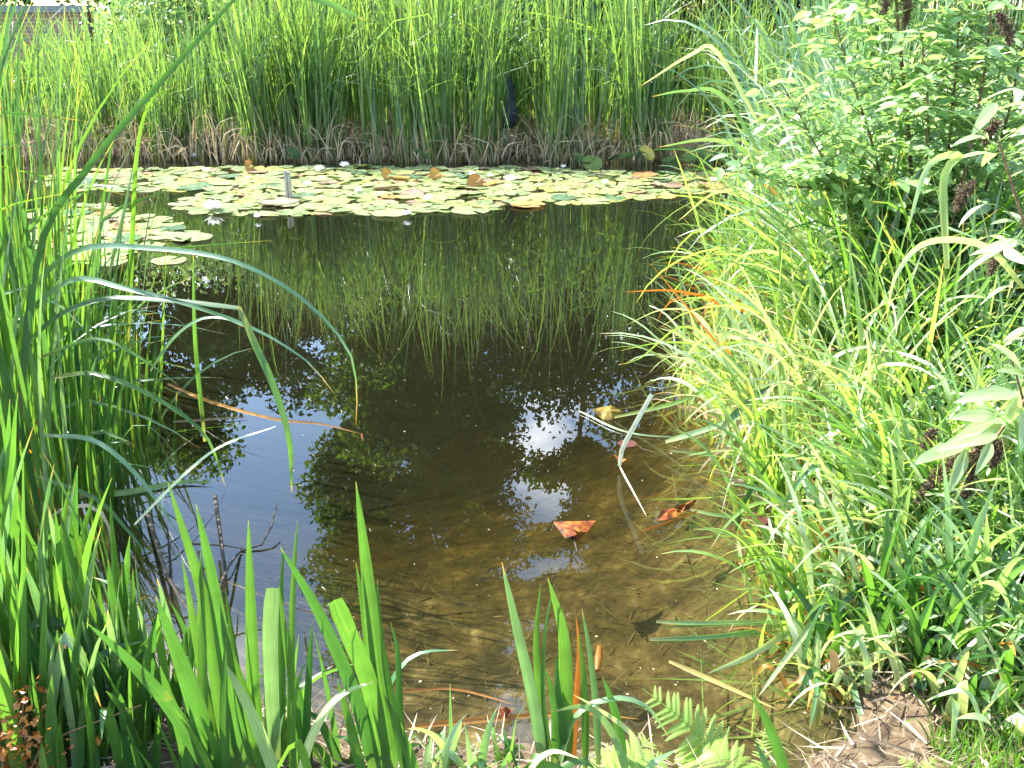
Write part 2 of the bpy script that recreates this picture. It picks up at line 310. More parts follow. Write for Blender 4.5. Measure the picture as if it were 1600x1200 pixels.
def simple(name, c, rough=.5, trans=0):
    m, t, out = new_mat(name); pb = t.nodes.new('ShaderNodeBsdfPrincipled'); pb.inputs['Base Color'].default_value = rgba(c); pb.inputs['Roughness'].default_value = rough
    no = t.nodes.new('ShaderNodeTexNoise'); no.inputs['Scale'].default_value = 40; hs = t.nodes.new('ShaderNodeHueSaturation'); hs.inputs['Color'].default_value = rgba(c)
    mr = t.nodes.new('ShaderNodeMapRange'); t.links.new(no.outputs[0], mr.inputs[0]); mr.inputs[3].default_value = .8; mr.inputs[4].default_value = 1.15; t.links.new(mr.outputs[0], hs.inputs['Value']); t.links.new(hs.outputs[0], pb.inputs['Base Color'])
    if trans:
        tr = t.nodes.new('ShaderNodeBsdfTranslucent'); tr.inputs[0].default_value = rgba(c); ms = t.nodes.new('ShaderNodeMixShader'); ms.inputs[0].default_value = trans
        t.links.new(pb.outputs[0], ms.inputs[1]); t.links.new(tr.outputs[0], ms.inputs[2]); t.links.new(ms.outputs[0], out.inputs[0])
    else: t.links.new(pb.outputs[0], out.inputs[0])
    return m
M['bleached'] = leaf_mat('bleached reed', (.75, .74, .62), dark=(.6, .6, .45), trans=.2, tcol=(1, 1, .9), rough=.5, vein=12)
M['rust_yellow'] = leaf_mat('yellowed reed', (.30, .24, .06), dark=(.2, .16, .04), trans=.3, tcol=(1.3, 1.2, .7), vein=20)
M['petal'] = simple('white petal', (.85, .84, .82), .4, .3)
M['stamen'] = simple('yellow stamen', (.7, .45, .05), .5)

# ------------------------------------------------------------------ terrain with the pond
POND = np.array([(-.45, 1.93), (-.95, 2.12), (-1.35, 2.45), (-1.9, 2.75), (-2.6, 3.2), (-3.2, 4.4), (-4.6, 6.6), (-5.8, 8.6), (-6.4, 10.6), (-5, 11.1), (-1, 11.25), (1.5, 11.2), (3.3, 10.9),
                 (3.1, 9.8), (2.45, 8.6), (1.75, 6.9), (1.35, 5.4), (1.2, 4.3), (1.15, 3.5), (1.15, 2.9), (1.02, 2.5), (.9, 2.15), (.82, 1.86), (.45, 1.78), (.12, 1.88)])
def vnoise(x, y, seed=0):
    def h(i, j): return np.modf(np.abs(np.sin(i * 127.1 + j * 311.7 + seed * 74.7) * 43758.5453))[0]
    i, j = np.floor(x), np.floor(y); u, v = x - i, y - j; u = u * u * (3 - 2 * u); v = v * v * (3 - 2 * v)
    return (h(i, j) * (1 - u) + h(i + 1, j) * u) * (1 - v) + (h(i, j + 1) * (1 - u) + h(i + 1, j + 1) * u) * v
def fbm(x, y, seed=0): return sum(vnoise(x * 2 ** o, y * 2 ** o, seed + o) * .5 ** o for o in range(4)) / 1.875
def pond_sd(x, y):                                              # negative inside
    P = POND; d = np.full(x.shape, 1e9); ins = np.zeros(x.shape, bool)
    for i in range(len(P)):
        a, b = P[i], P[(i + 1) % len(P)]; e = b - a
        t = np.clip(((x - a[0]) * e[0] + (y - a[1]) * e[1]) / (e @ e), 0, 1)
        d = np.minimum(d, np.hypot(x - a[0] - t * e[0], y - a[1] - t * e[1]))
        c = ((a[1] > y) != (b[1] > y)); xi = (b[0] - a[0]) * (y - a[1]) / ((b[1] - a[1]) or 1e-9) + a[0]; ins ^= c & (x < xi)
    return np.where(ins, -d, d)
def ground_z(x, y):
    x = np.asarray(x, float); y = np.asarray(y, float)
    sd0 = pond_sd(x, y); sd = sd0 + (fbm(x * 5, y * 5, 3) - .5) * .18
    out = .02 + .13 * (1 - np.exp(-np.maximum(sd, 0) / .25)) + .05 * (fbm(x * 3, y * 3, 9) - .5) * np.clip(sd * 4, 0, 1) + .04 * np.clip(sd - 1, 0, 6)
    din = np.clip(-sd0 + (vnoise(x * 2, y * 2, 4) - .5) * .12, 0, 3); depth = .03 + .34 * np.minimum(din, .7) + .2 * np.clip(din - .7, 0, 2.3) + .34 * np.clip(y - 3.0, 0, 3) * (1 - np.exp(-din / .5))
    ins = -depth + .03 * (vnoise(x * 2.5, y * 2.5, 5) - .5)
    return np.where(sd > 0, out, np.minimum(ins, -.01))
gx = np.sinh(np.linspace(-5.2, 5.2, 420)) * .9; gy = 2.6 + np.sinh(np.linspace(-5.0, 5.2, 420)) * .9
GX, GY = np.meshgrid(gx, gy); GZ = ground_z(GX, GY); idx = np.arange(GX.size).reshape(GX.shape)
mb = MB(); mb.add(np.stack([GX, GY, GZ], -1), np.stack([idx[:-1, :-1], idx[:-1, 1:], idx[1:, 1:], idx[1:, :-1]], -1).reshape(-1, 4), np.stack([GX, GY], -1))
def ground_mat():
    m, t, out = new_mat('ground'); N = t.nodes.new; Lk = t.links.new
    geo = N('ShaderNodeNewGeometry'); sx = N('ShaderNodeSeparateXYZ'); Lk(geo.outputs['Position'], sx.inputs[0])
    def noise(sc, det=6, rough=.6, dist=0, vec=None):
        n = N('ShaderNodeTexNoise'); n.inputs['Scale'].default_value = sc; n.inputs['Detail'].default_value = det; n.inputs['Roughness'].default_value = rough; n.inputs['Distortion'].default_value = dist
        Lk(vec or geo.outputs['Position'], n.inputs['Vector']); return n.outputs[0]
    def ramp(src, st):
        r = N('ShaderNodeValToRGB'); Lk(src, r.inputs[0]); e = r.color_ramp.elements
        e[0].position = 0; e[1].position = 1
        while len(e) < len(st): e.new(.5)
        for i, (p, c) in enumerate(st): e[i].position = p; e[i].color = rgba(c)
        return r.outputs[0]
    fl = N('ShaderNodeVectorMath'); fl.operation = 'MULTIPLY'; Lk(geo.outputs['Position'], fl.inputs[0]); fl.inputs[1].default_value = (1, .62, 0)
    n1 = noise(5.5, 9, .66, 0, fl.outputs[0]); n2 = noise(30, 6, .7, 0, fl.outputs[0])
    ad = N('ShaderNodeMath'); ad.operation = 'MULTIPLY_ADD'; Lk(n2, ad.inputs[0]); ad.inputs[1].default_value = .35; mm = N('ShaderNodeMath'); mm.operation = 'MULTIPLY'; Lk(n1, mm.inputs[0]); mm.inputs[1].default_value = .70; Lk(mm.outputs[0], ad.inputs[2])
    bed = ramp(ad.outputs[0], [(.38, (.014, .012, .005)), (.46, (.030, .023, .009)), (.53, (.056, .042, .016)), (.60, (.095, .072, .03)), (.68, (.21, .17, .085))])
    soil = ramp(noise(30, 8, .7), [(.35, (.05, .032, .02)), (.5, (.085, .06, .035)), (.65, (.14, .105, .06))])
    turf = ramp(noise(9, 6), [(.35, (.03, .06, .012)), (.65, (.08, .13, .03))])
    vl = N('ShaderNodeVectorMath'); vl.operation = 'DISTANCE'; Lk(geo.outputs['Position'], vl.inputs[0]); vl.inputs[1].default_value = (-.5, 5.5, 0)
    f2 = N('ShaderNodeMapRange'); Lk(vl.outputs['Value'], f2.inputs[0]); f2.inputs[1].default_value = 7; f2.inputs[2].default_value = 9
    a = N('ShaderNodeMix'); a.data_type = 'RGBA'; Lk(f2.outputs[0], a.inputs[0]); Lk(soil, a.inputs[6]); Lk(turf, a.inputs[7])
    f1 = N('ShaderNodeMapRange'); Lk(sx.outputs[2], f1.inputs[0]); f1.inputs[1].default_value = -.02; f1.inputs[2].default_value = .02
    b = N('ShaderNodeMix'); b.data_type = 'RGBA'; Lk(f1.outputs[0], b.inputs[0]); Lk(bed, b.inputs[6]); Lk(a.outputs[2], b.inputs[7])
    pb = N('ShaderNodeBsdfPrincipled'); Lk(b.outputs[2], pb.inputs['Base Color']); pb.inputs['Roughness'].default_value = .9; pb.inputs['Specular IOR Level'].default_value = .15
    bp = N('ShaderNodeBump'); bp.inputs['Strength'].default_value = .35; bp.inputs['Distance'].default_value = .015; Lk(n2, bp.inputs['Height']); Lk(bp.outputs[0], pb.inputs['Normal'])
    Lk(pb.outputs[0], out.inputs[0]); return m
tag(mb.build('ground', ground_mat()), kind='structure')

# water: mirror by Fresnel over clear brown water that swallows light with depth
def water_mat():
    m, t, out = new_mat('pond water'); N = t.nodes.new; Lk = t.links.new
    geo = N('ShaderNodeNewGeometry')
    mp = N('ShaderNodeMapping'); mp.inputs['Scale'].default_value = (1, .8, 1); Lk(geo.outputs['Position'], mp.inputs[0])
    n1 = N('ShaderNodeTexNoise'); n1.inputs['Scale'].default_value = 9; n1.inputs['Detail'].default_value = 2; Lk(mp.outputs[0], n1.inputs['Vector'])
    n2 = N('ShaderNodeTexNoise'); n2.inputs['Scale'].default_value = 1.1; n2.inputs['Detail'].default_value = 2; Lk(geo.outputs['Position'], n2.inputs['Vector'])
    mu = N('ShaderNodeMath'); mu.operation = 'MULTIPLY'; Lk(n1.outputs[0], mu.inputs[0]); Lk(n2.outputs[0], mu.inputs[1])
    bp = N('ShaderNodeBump'); bp.inputs['Strength'].default_value = .06; bp.inputs['Distance'].default_value = .004; Lk(mu.outputs[0], bp.inputs['Height'])
    dt = N('ShaderNodeVectorMath'); dt.operation = 'DOT_PRODUCT'; Lk(bp.outputs[0], dt.inputs[0]); Lk(geo.outputs['Incoming'], dt.inputs[1])
    ab = N('ShaderNodeMath'); ab.operation = 'ABSOLUTE'; Lk(dt.outputs['Value'], ab.inputs[0])
    om = N('ShaderNodeMath'); om.operation = 'SUBTRACT'; om.inputs[0].default_value = 1; om.use_clamp = True; Lk(ab.outputs[0], om.inputs[1])
    pw = N('ShaderNodeMath'); pw.operation = 'POWER'; Lk(om.outputs[0], pw.inputs[0]); pw.inputs[1].default_value = 5
    fr = N('ShaderNodeMath'); fr.operation = 'MULTIPLY_ADD'; Lk(pw.outputs[0], fr.inputs[0]); fr.inputs[1].default_value = .95; fr.inputs[2].default_value = .05
    gl = N('ShaderNodeBsdfGlossy'); gl.inputs['Roughness'].default_value = .0; Lk(bp.outputs[0], gl.inputs['Normal']); gl.inputs[0].default_value = (1, 1, 1, 1)
    tr = N('ShaderNodeBsdfTransparent'); tr.inputs[0].default_value = (.96, .94, .86, 1)
    df = N('ShaderNodeBsdfDiffuse'); df.inputs[0].default_value = (.07, .07, .03, 1)
    m1 = N('ShaderNodeMixShader'); m1.inputs[0].default_value = .085; Lk(tr.outputs[0], m1.inputs[1]); Lk(df.outputs[0], m1.inputs[2])
    m2 = N('ShaderNodeMixShader'); Lk(fr.outputs[0], m2.inputs[0]); Lk(m1.outputs[0], m2.inputs[1]); Lk(gl.outputs[0], m2.inputs[2]); Lk(m2.outputs[0], out.inputs[0])
    va = N('ShaderNodeVolumeAbsorption'); va.inputs[0].default_value = (.60, .56, .30, 1); va.inputs[1].default_value = 1.6; Lk(va.outputs[0], out.inputs['Volume'])
    return m
mb = MB(); x0, x1, y0, y1, zb = -7.5, 5., 1.2, 12.2, -2.2
V = [(x0, y0, 0), (x1, y0, 0), (x1, y1, 0), (x0, y1, 0), (x0, y0, zb), (x1, y0, zb), (x1, y1, zb), (x0, y1, zb)]
mb.add(V, [(0, 1, 2, 3), (7, 6, 5, 4), (4, 5, 1, 0), (5, 6, 2, 1), (6, 7, 3, 2), (7, 4, 0, 3)], np.zeros((8, 2)))
tag(mb.build('water', water_mat(), smooth=False), kind='structure')

# ------------------------------------------------------------------ far reed bed
def reed_mesh(mb, base, n, h0, h1, wid, spread, mat=0, deadn=0, lowbend=.25):
    b = np.tile(base, (n, 1)) + np.c_[rng.normal(0, spread, (n, 2)), np.zeros(n)]
    Lh = rng.uniform(h0, h1, n); kk = rng.random(n)
    kinkp = np.where(kk < .2, rng.uniform(.45, .9, n), 5); kinka = rng.uniform(.6, 2.0, n)
    blades(mb, b, rng.uniform(0, 2 * math.pi, n), rng.normal(0, .05, n), np.abs(rng.normal(0, lowbend, n)), Lh, rng.uniform(.7, 1.2, n) * wid, twist=rng.normal(0, 1.2, n), roll=rng.uniform(0, 3, n), k=8, power=2.4, kinkpos=kinkp, kinkang=kinka, mat=mat)
def dead_mesh(mb, n, spread, hmax, wid, mat=0):
    b = np.c_[rng.normal(0, spread, (n, 2)), rng.uniform(0, .05, n)]
    kp = np.where(rng.random(n) < .6, rng.uniform(.3, .7, n), 5)
    blades(mb, b, rng.uniform(0, 2 * math.pi, n), rng.uniform(0, .3, n), rng.uniform(0, .5, n), rng.uniform(.35, 1, n) * hmax, wid * rng.uniform(.6, 1.1, n), twist=rng.normal(0, 1, n), roll=rng.uniform(0, 3, n), k=8, kinkpos=kp, kinkang=rng.uniform(.6, 2.2, n), mat=mat)
protos = []
for v in range(10):
    mb = MB(); reed_mesh(mb, (0, 0, 0), 13, 1.3, 2.75, .021, .06, lowbend=.3 + .25 * (v % 3))
    reed_mesh(mb, (0, 0, 0), 5, .4, 1.2, .016, .08)
    o = mb.build('cattail', M['cattail'])
    d = MB(); dead_mesh(d, 5, .07, .8, .012); d.build('dead_leaf', M['dead'], o); protos.append(o)
GAP = atY(790, 200, 11.2)
reed_c = rng.uniform(-7, 3.9, 34)
k = 0
while k < 285:
    x = reed_c[rng.integers(34)] + rng.normal(0, .13); y = 10.6 + abs(rng.normal(0, .45)) + .05 * abs(x)
    if abs(x - GAP[0] * y / 11.2) < .11 and y < 11.5: continue
    if k < 10: o = protos[k]
    else: o = copy_tree(protos[rng.integers(10)])
    s = rng.uniform(.72, 1.08) * float(np.interp(x, [-6, -3.6, -2.6, 1.3, 1.8, 3.0, 3.6], [.6, .58, .95, 1, .8, .8, 1])); o.location = (x, y, -.03); o.rotation_euler = (rng.normal(0, .08), rng.normal(0, .10), rng.uniform(0, 6.28)); o.scale = (s, s, s)
    tag(o, 'tall green cattail standing in the dense reed bed along the far bank' if x > -3.2 else 'shorter green cattail in the reed bed below the rounded bush', 'cattail', 'cattails of the far reed bed'); k += 1
mb = MB()
for i in range(430):
    x = rng.uniform(-9, 7.5); y = rng.uniform(11.4, 13.2); h = float(np.interp(x, [-6, -3.6, -2.6, 1.3, 1.8, 3.0, 3.6], [.58, .56, .92, .98, .74, .74, .95]))
    if vnoise(np.array(x * 1.3), np.array(y * .4), 5) > .72: continue
    reed_mesh(mb, (x, y, .05), 12, 1.4 * h, 2.8 * h, .022, .16, lowbend=.55)
tag(mb.build('reeds', M['cattail']), 'mass of green reeds filling the bed behind the front row of cattails', 'reeds', kind='stuff')
mb = MB(); n = 3000
b = np.c_[rng.uniform(-7, 4.2, n), rng.uniform(10.45, 11.5, n), rng.uniform(-.02, .06, n)]
kp = np.where(rng.random(n) < .6, rng.uniform(.3, .7, n), 5)
blades(mb, b, rng.uniform(0, 6.28, n), rng.uniform(0, .55, n), rng.uniform(0, .7, n), rng.uniform(.2, .75, n) * (.5 + .7 * vnoise(b[:, 0] * 1.7, b[:, 1], 3)), rng.uniform(.006, .013, n), twist=rng.normal(0, 1, n), roll=rng.uniform(0, 3, n), k=7, kinkpos=kp, kinkang=rng.uniform(.6, 2.2, n))
tag(mb.build('dead_reeds', M['dead']), 'tangle of dry tan broken reed leaves at the foot of the reed bed', 'dry reeds', kind='stuff')

# statue in the reeds
c = at(789, 262, 0); c[1] = 11.15; c[0] = atY(789, 200, 11.15)[0]
st = empty('garden_statue', (c[0], c[1], -.1), 'dark slate grey sculpture with a pointed top half hidden in the far reeds', 'statue')
mb = MB(); nr, nsd = 22, 20; zz = np.linspace(0, 1, nr)
prof = np.interp(zz, [0, .04, .15, .3, .42, .5, .62, .78, .9, .97, 1], [.02, .075, .10, .098, .078, .085, .105, .10, .07, .03, .004])
aa = np.linspace(0, 2 * math.pi, nsd, endpoint=False)
PX = prof[:, None] * np.cos(aa)[None] * (1 + .12 * np.maximum(0, np.cos(aa * 2))[None]); PY = prof[:, None] * np.sin(aa)[None] * .8; PZ = np.broadcast_to((.36 + .62 * zz)[:, None], PX.shape)
PX = PX + (.03 * np.sin(zz * 5))[:, None]
id_ = np.arange(nr * nsd).reshape(nr, nsd); nx = np.roll(id_, -1, 1)
mb.add(np.stack([PX, PY, PZ], -1), np.stack([id_[:-1], nx[:-1], nx[1:], id_[1:]], -1).reshape(-1, 4), np.zeros((nr * nsd, 2)))
mb.build('figure', M['slate'], st)
mb = MB(); tube(mb, [(0, 0, -.15), (0, 0, .3), (0, 0, .38)], .045, .05, 10); mb.build('pedestal', M['stone'], st)

# ------------------------------------------------------------------ lily pads
def pad_mesh(name, mat, curl, seed, thick=.002):
    r_ = np.random.default_rng(seed); nr, na = 7, 44; a0 = .12 + .1 * r_.random()
    a = np.linspace(a0, 2 * math.pi - a0, na); rad = np.linspace(0, 1, nr)
    ph = r_.uniform(0, 6.28, 4)
    rim = 1 + .04 * np.sin(a * 2 + ph[0]) + .025 * np.sin(a * 5 + ph[1]) + .02 * np.sin(a * 19 + ph[2])
    X = rad[:, None] * rim[None] * np.cos(a)[None]; Y = rad[:, None] * rim[None] * np.sin(a)[None]
    up = np.clip(np.sin(a * (1 + seed % 3) + ph[3]), 0, 1)
    Z = .012 * np.sin(a * 6 + ph[1])[None] * rad[:, None] ** 3 + curl * up[None] * rad[:, None] ** 5 + .012 * rad[:, None] ** 8 * np.sin(a * 19)[None]
    mb = MB(); idx = np.arange(nr * na).reshape(nr, na)
    UV = np.stack(np.broadcast_arrays((a / 6.2832)[None], rad[:, None]), -1).reshape(-1, 2)
    P = np.stack([X, Y, Z], -1)
    mb.add(P, np.stack([idx[:-1, :-1], idx[1:, :-1], idx[1:, 1:], idx[:-1, 1:]], -1).reshape(-1, 4), UV)
    return mb.build(name, mat)
pad_protos = {}
for cn in ('green', 'yellow', 'red', 'orange', 'dark'):
    pad_protos[cn] = [pad_mesh('lily_pad', PADM[cn], [.0, .05, .16, .3][i % 4], 10 * len(cn) + i) for i in range(4)]
used = set()
def place_pad(cn, v, x, y, z, r, tilt, label, group='lily pads crowding the far side of the pond', zr=None):
    p = pad_protos[cn][v]
    if p.name in used: p = copy_tree(p)
    else: used.add(p.name)
    p.location = (x, y, z); p.scale = (r, r, r); p.rotation_euler = (tilt[0], tilt[1], rng.uniform(0, 6.28) if zr is None else zr)
    return tag(p, label, 'lily pad', group)
def inside(px, py, poly):
    c = False; n = len(poly)
    for i in range(n):
        (xa, ya), (xb, yb) = poly[i], poly[(i + 1) % n]
        if (ya > py) != (yb > py) and px < (xb - xa) * (py - ya) / (yb - ya) + xa: c = not c
    return c
REG = [[(275, 331), (300, 300), (130, 298), (60, 288), (100, 266), (500, 260), (800, 262), (1000, 270), (1170, 272), (1190, 298), (1060, 306), (975, 316), (850, 320), (660, 334), (560, 332), (400, 340)],
       [(60, 330), (150, 320), (250, 338), (270, 352), (318, 372), (260, 380), (215, 388), (190, 410), (120, 415), (60, 405)]]
LAB = {'green': 'green lily pad floating among the crowded pads before the reeds', 'yellow': 'yellow green lily pad among the crowded pads before the reeds',
       'red': 'reddish brown lily pad among the crowded pads before the reeds', 'orange': 'orange lily pad with curled edge among the crowded pads', 'dark': 'dark green lily pad among the crowded pads before the reeds'}
pts = []; tries = 0; cnt = 0
while cnt < 280 and tries < 60000:
    tries += 1; x = rng.uniform(-4.6, 3.0); y = rng.uniform(6.2, 10.6)
    P = np.array([x, y, 0]) - np.array([0, 0, CAMH]); fz = y * cp + CAMH * sp; px = 800 + F * x / fz; py = 600 - F * (y * sp - CAMH * cp) / fz
    reg = 0 if inside(px, py, REG[0]) else (1 if inside(px, py, REG[1]) else -1)
    if reg < 0: continue
    r = rng.uniform(.08, .13); ok = True
    md = .62
    for (a, b_, rr) in pts:
        if (a - x) ** 2 + (b_ - y) ** 2 < ((r + rr) * md * (.75 if tries > 20000 else 1)) ** 2: ok = False; break
    if not ok: continue
    pts.append((x, y, r)); cnt += 1
    u = rng.random(); right = px > 820
    cn = 'green' if u < .70 else 'yellow' if u < .82 else 'red' if u < (.94 if right else .90) else 'orange' if u < .955 else 'dark'
    lab = LAB[cn]; grp = 'lily pads crowding the far side of the pond'
    if reg == 1: lab = lab.replace('among the crowded pads before the reeds', 'in the small patch beside the left cattails').replace('among the crowded pads', 'in the small patch beside the left cattails'); grp = 'lily pads beside the left cattails'
    v = int(rng.choice([0, 0, 1, 1, 2, 3])) if cn != 'green' else int(rng.choice([0, 0, 1, 1, 2]))
    place_pad(cn, v, x, y, .004 + .012 * rng.random(), r, rng.normal(0, .035, 2), lab, grp)
def pads_stuff():
    P0 = pad_mesh('lily_pads', PADM['green'], .08, 5); me = P0.data; n = len(me.vertices); V = np.zeros(n * 3); me.vertices.foreach_get('co', V); V = V.reshape(-1, 3)
    Fq = np.array([list(p.vertices) for p in me.polygons]); U = np.zeros((n, 2))
    for l in me.loops: U[l.vertex_index] = me.uv_layers[0].data[l.index].uv
    bpy.data.objects.remove(P0); O = []; t = 0
    while len(O) < 420 and t < 40000:
        t += 1; x = rng.uniform(-4.6, 3.1); y = rng.uniform(6.2, 10.7); fz = y * cp + CAMH * sp; px = 800 + F * x / fz; py = 600 - F * (y * sp - CAMH * cp) / fz
        if inside(px, py, REG[0]) or inside(px, py, REG[1]):
            if min((a - x) ** 2 + (b - y) ** 2 for a, b, _ in pts) > .075 ** 2 and all((a[0] - x) ** 2 + (a[1] - y) ** 2 > .09 ** 2 for a in O): O.append((x, y, .003))
    O = np.array(O); m_ = MB(); q = len(O)
    D = rdir(q); D[:, 2] = rng.normal(0, .03, q); Z = np.tile([0, 0, 1.], (q, 1)) + rng.normal(0, .04, (q, 3)); h = q // 2; rs = rng.uniform(.06, .10, q)
    c4 = (np.arange(q) % 9); sel = lambda k: k
    for mi_, k in ((0, c4 < 6), (1, (c4 == 6) | (c4 == 7)), (2, c4 == 8)): scatter(m_, V, Fq, U, O[k], D[k], Z[k], rs[k], mi_)
    tag(m_.build('lily_pads', [PADM['green'], PADM['yellow'], PADM['red']]), 'small pads and pad edges filling the gaps between the larger lily pads', 'lily pads', kind='stuff')
pads_stuff()
p = at(264, 408); place_pad('green', 0, p[0], p[1], .006, .115, (0, 0), 'lone pale green lily pad floating apart in open water', None)
for (px, py, r, cn, lab) in [(437, 317, .17, 'red', 'large pinkish brown lily pad left of the wooden stake'), (825, 322, .14, 'orange', 'flat tan lily pad at the front edge below the white flower'), (735, 332, .15, 'green', 'broad green lily pad at the front edge of the mat'),
                             (610, 336, .15, 'green', 'long green scalloped pad at the very front of the mat'), (300, 374, .14, 'green', 'bright pad poking out of the left patch into open water')]:
    p = at(px, py); place_pad(cn, 0, p[0], p[1], .018, r, (0, .01), lab, None)
for (px, py, lab) in [(604, 281, 'upturned orange lily pad edge left of a yellow pad'), (680, 281, 'upturned amber lily pad right of the other upturned one'), (742, 292, 'small dark brown curled pad standing among green pads'), (390, 268, 'upright brown curled lily pad at the foot of the reeds')]:
    p = at(px, py); place_pad('orange', 3, p[0], p[1], .03, .085, (R(65), rng.normal(0, .2)), lab, None, zr=rng.normal(1.5, .3))
# small pads near the right bank
for (px, py, r, cn, lab) in [(980, 695, .037, 'maroon', 'small maroon pad under the pale bent reed'), (1185, 813, .045, 'maroon', 'dark pink lily pad beside the right bank stems')]:
    pad_protos['maroon'] = pad_protos.get('maroon') or [pad_mesh('lily_pad', PADM['maroon'], .02, 77)]
    p = at(px, py); place_pad(cn, 0, p[0], p[1], .006, r, (0, 0), lab, None)
# raised leaves at the reed foot, right
def raised_leaf(px, py, r, tilt, az, cn, label, group):
    p = at(px, py + 6, 0); h = rng.uniform(.04, .16); e = empty('raised_lily_leaf', (p[0], p[1], 0), label, 'lily leaf', group)
    src = pad_protos[cn][1]; q = bpy.data.objects.new('blade', src.data); COL.objects.link(q); q.parent = e; q.location = (0, 0, h + r * .6 * math.sin(tilt)); q.scale = (r, r, r); q.rotation_euler = (tilt, 0, az)
    m_ = MB(); tube(m_, [(0, .02, -.1), (0, .01, h * .5), (0, 0, h + r * .6 * math.sin(tilt))], .004, .003, 5); m_.build('stalk', M['greenstem'], e)
RL = [(918, 245, .13, 'big upturned glossy lily leaf at the foot of the reeds'), (940, 240, .1, None), (905, 262, .1, None), (960, 255, .12, None), (975, 262, .11, None), (925, 268, .13, None), (1035, 250, .12, None), (1060, 248, .13, None), (1048, 262, .13, None), (1085, 256, .12, None),
      (1010, 264, .11, None), (1075, 268, .11, None), (1100, 262, .12, None), (1120, 250, .1, None), (970, 228, .09, None), (990, 240, .1, None), (1110, 240, .1, None), (1130, 262, .1, None), (1000, 252, .1, None), (500, 245, .14, 'dark arrow shaped lily leaf standing before the reeds left of the statue'), (460, 250, .1, None), (660, 258, .12, None)]
for (px, py, r, lab) in RL:
    cn = rng.choice(['dark', 'dark', 'dark', 'green', 'yellow'])
    raised_leaf(px, py, r * .8, rng.uniform(.3, 1.1), rng.uniform(2.2, 4), cn, lab or 'dark green lily leaf held above the water at the foot of the reeds', 'raised lily leaves at the reed foot' if not lab else None)

def flower(px, py, s, label, h=.02, col='petal', open_=1.0):
    p = at(px, py, h); e = empty('water_lily_flower', (p[0], p[1], h), label, 'water lily', 'white water lily flowers')
    for ring, (cntp, el, ln) in enumerate([(7, .35, 1.), (7, .75, .95), (6, 1.1, .75)]):
        m_ = MB(); a = np.arange(cntp) / cntp * 6.283 + ring * .4
        D = np.stack([np.cos(a) * math.cos(el * open_), np.sin(a) * math.cos(el * open_), np.full(cntp, math.sin(el * open_))], -1)
        U = np.stack([-np.cos(a) * math.sin(el), -np.sin(a) * math.sin(el), np.full(cntp, math.cos(el))], -1)
        TV, TF, TU = leaf_template(.42, -.18, .2, 4, .55); scatter(m_, TV, TF, TU, np.zeros((cntp, 3)), D, U, s * ln); m_.build('petal_ring', M[col], e)
    m_ = MB(); n = 24; D = rdir(n, .5, 1); scatter(m_, *leaf_template(.2, 0, 0, 2, .5), np.zeros((n, 3)), D, rdir(n), s * .4); m_.build('stamens', M['stamen'], e)
for f in [(797, 284, .085, 'wide open white water lily right of centre on the pad mat'), (737, 274, .05, 'small white water lily left of the largest one'), (766, 276, .045, 'small white water lily just beside the largest one'), (538, 261, .07, 'white water lily close to the reeds in the middle'),
          (305, 245, .055, 'white water lily at the far left reed foot'), (499, 267, .07, 'white water lily at the reed foot, farther back than the stake'), (945, 287, .05, 'half closed pinkish white lily on the right part of the mat', ), (332, 328, .10, 'very bright white water lily at the front left of the mat'), (560, 300, .05, 'white water lily in the centre left of the mat'),
          (668, 313, .06, 'half open white lily near the front centre of the mat'), (480, 290, .055, 'white water lily right of the wooden stake'), (322, 268, .05, 'small white lily left of the wooden stake'), (880, 262, .04, 'tiny white lily bud by the right reeds'), (1115, 283, .04, 'small pale lily at the right end of the mat'),
          (636, 336, .05, 'white lily on the front edge pad'), (402, 340, .04, 'tiny white lily on the front left pads')]:
    flower(*f)
# wooden stake in the pads
p = at(452, 312); m_ = MB()
w_ = .017; top = .25
for dx, hh in ((-.014, top), (.012, top * .96)):
    V = [(dx - w_ * .6, -w_, -.5), (dx + w_ * .6, -w_, -.5), (dx + w_ * .6, w_, -.5), (dx - w_ * .6, w_, -.5), (dx - w_ * .6, -w_, hh), (dx + w_ * .6, -w_, hh - .008), (dx + w_ * .6, w_, hh - .005), (dx - w_ * .6, w_, hh)]
    m_.add(V, [(0, 1, 5, 4), (1, 2, 6, 5), (2, 3, 7, 6), (3, 0, 4, 7), (4, 5, 6, 7)], np.zeros((8, 2)))
o = m_.build('wooden_stake', M['wood'], smooth=False); o.location = tuple(p); tag(o, 'grey weathered split stake standing upright among the lily pads', 'stake')

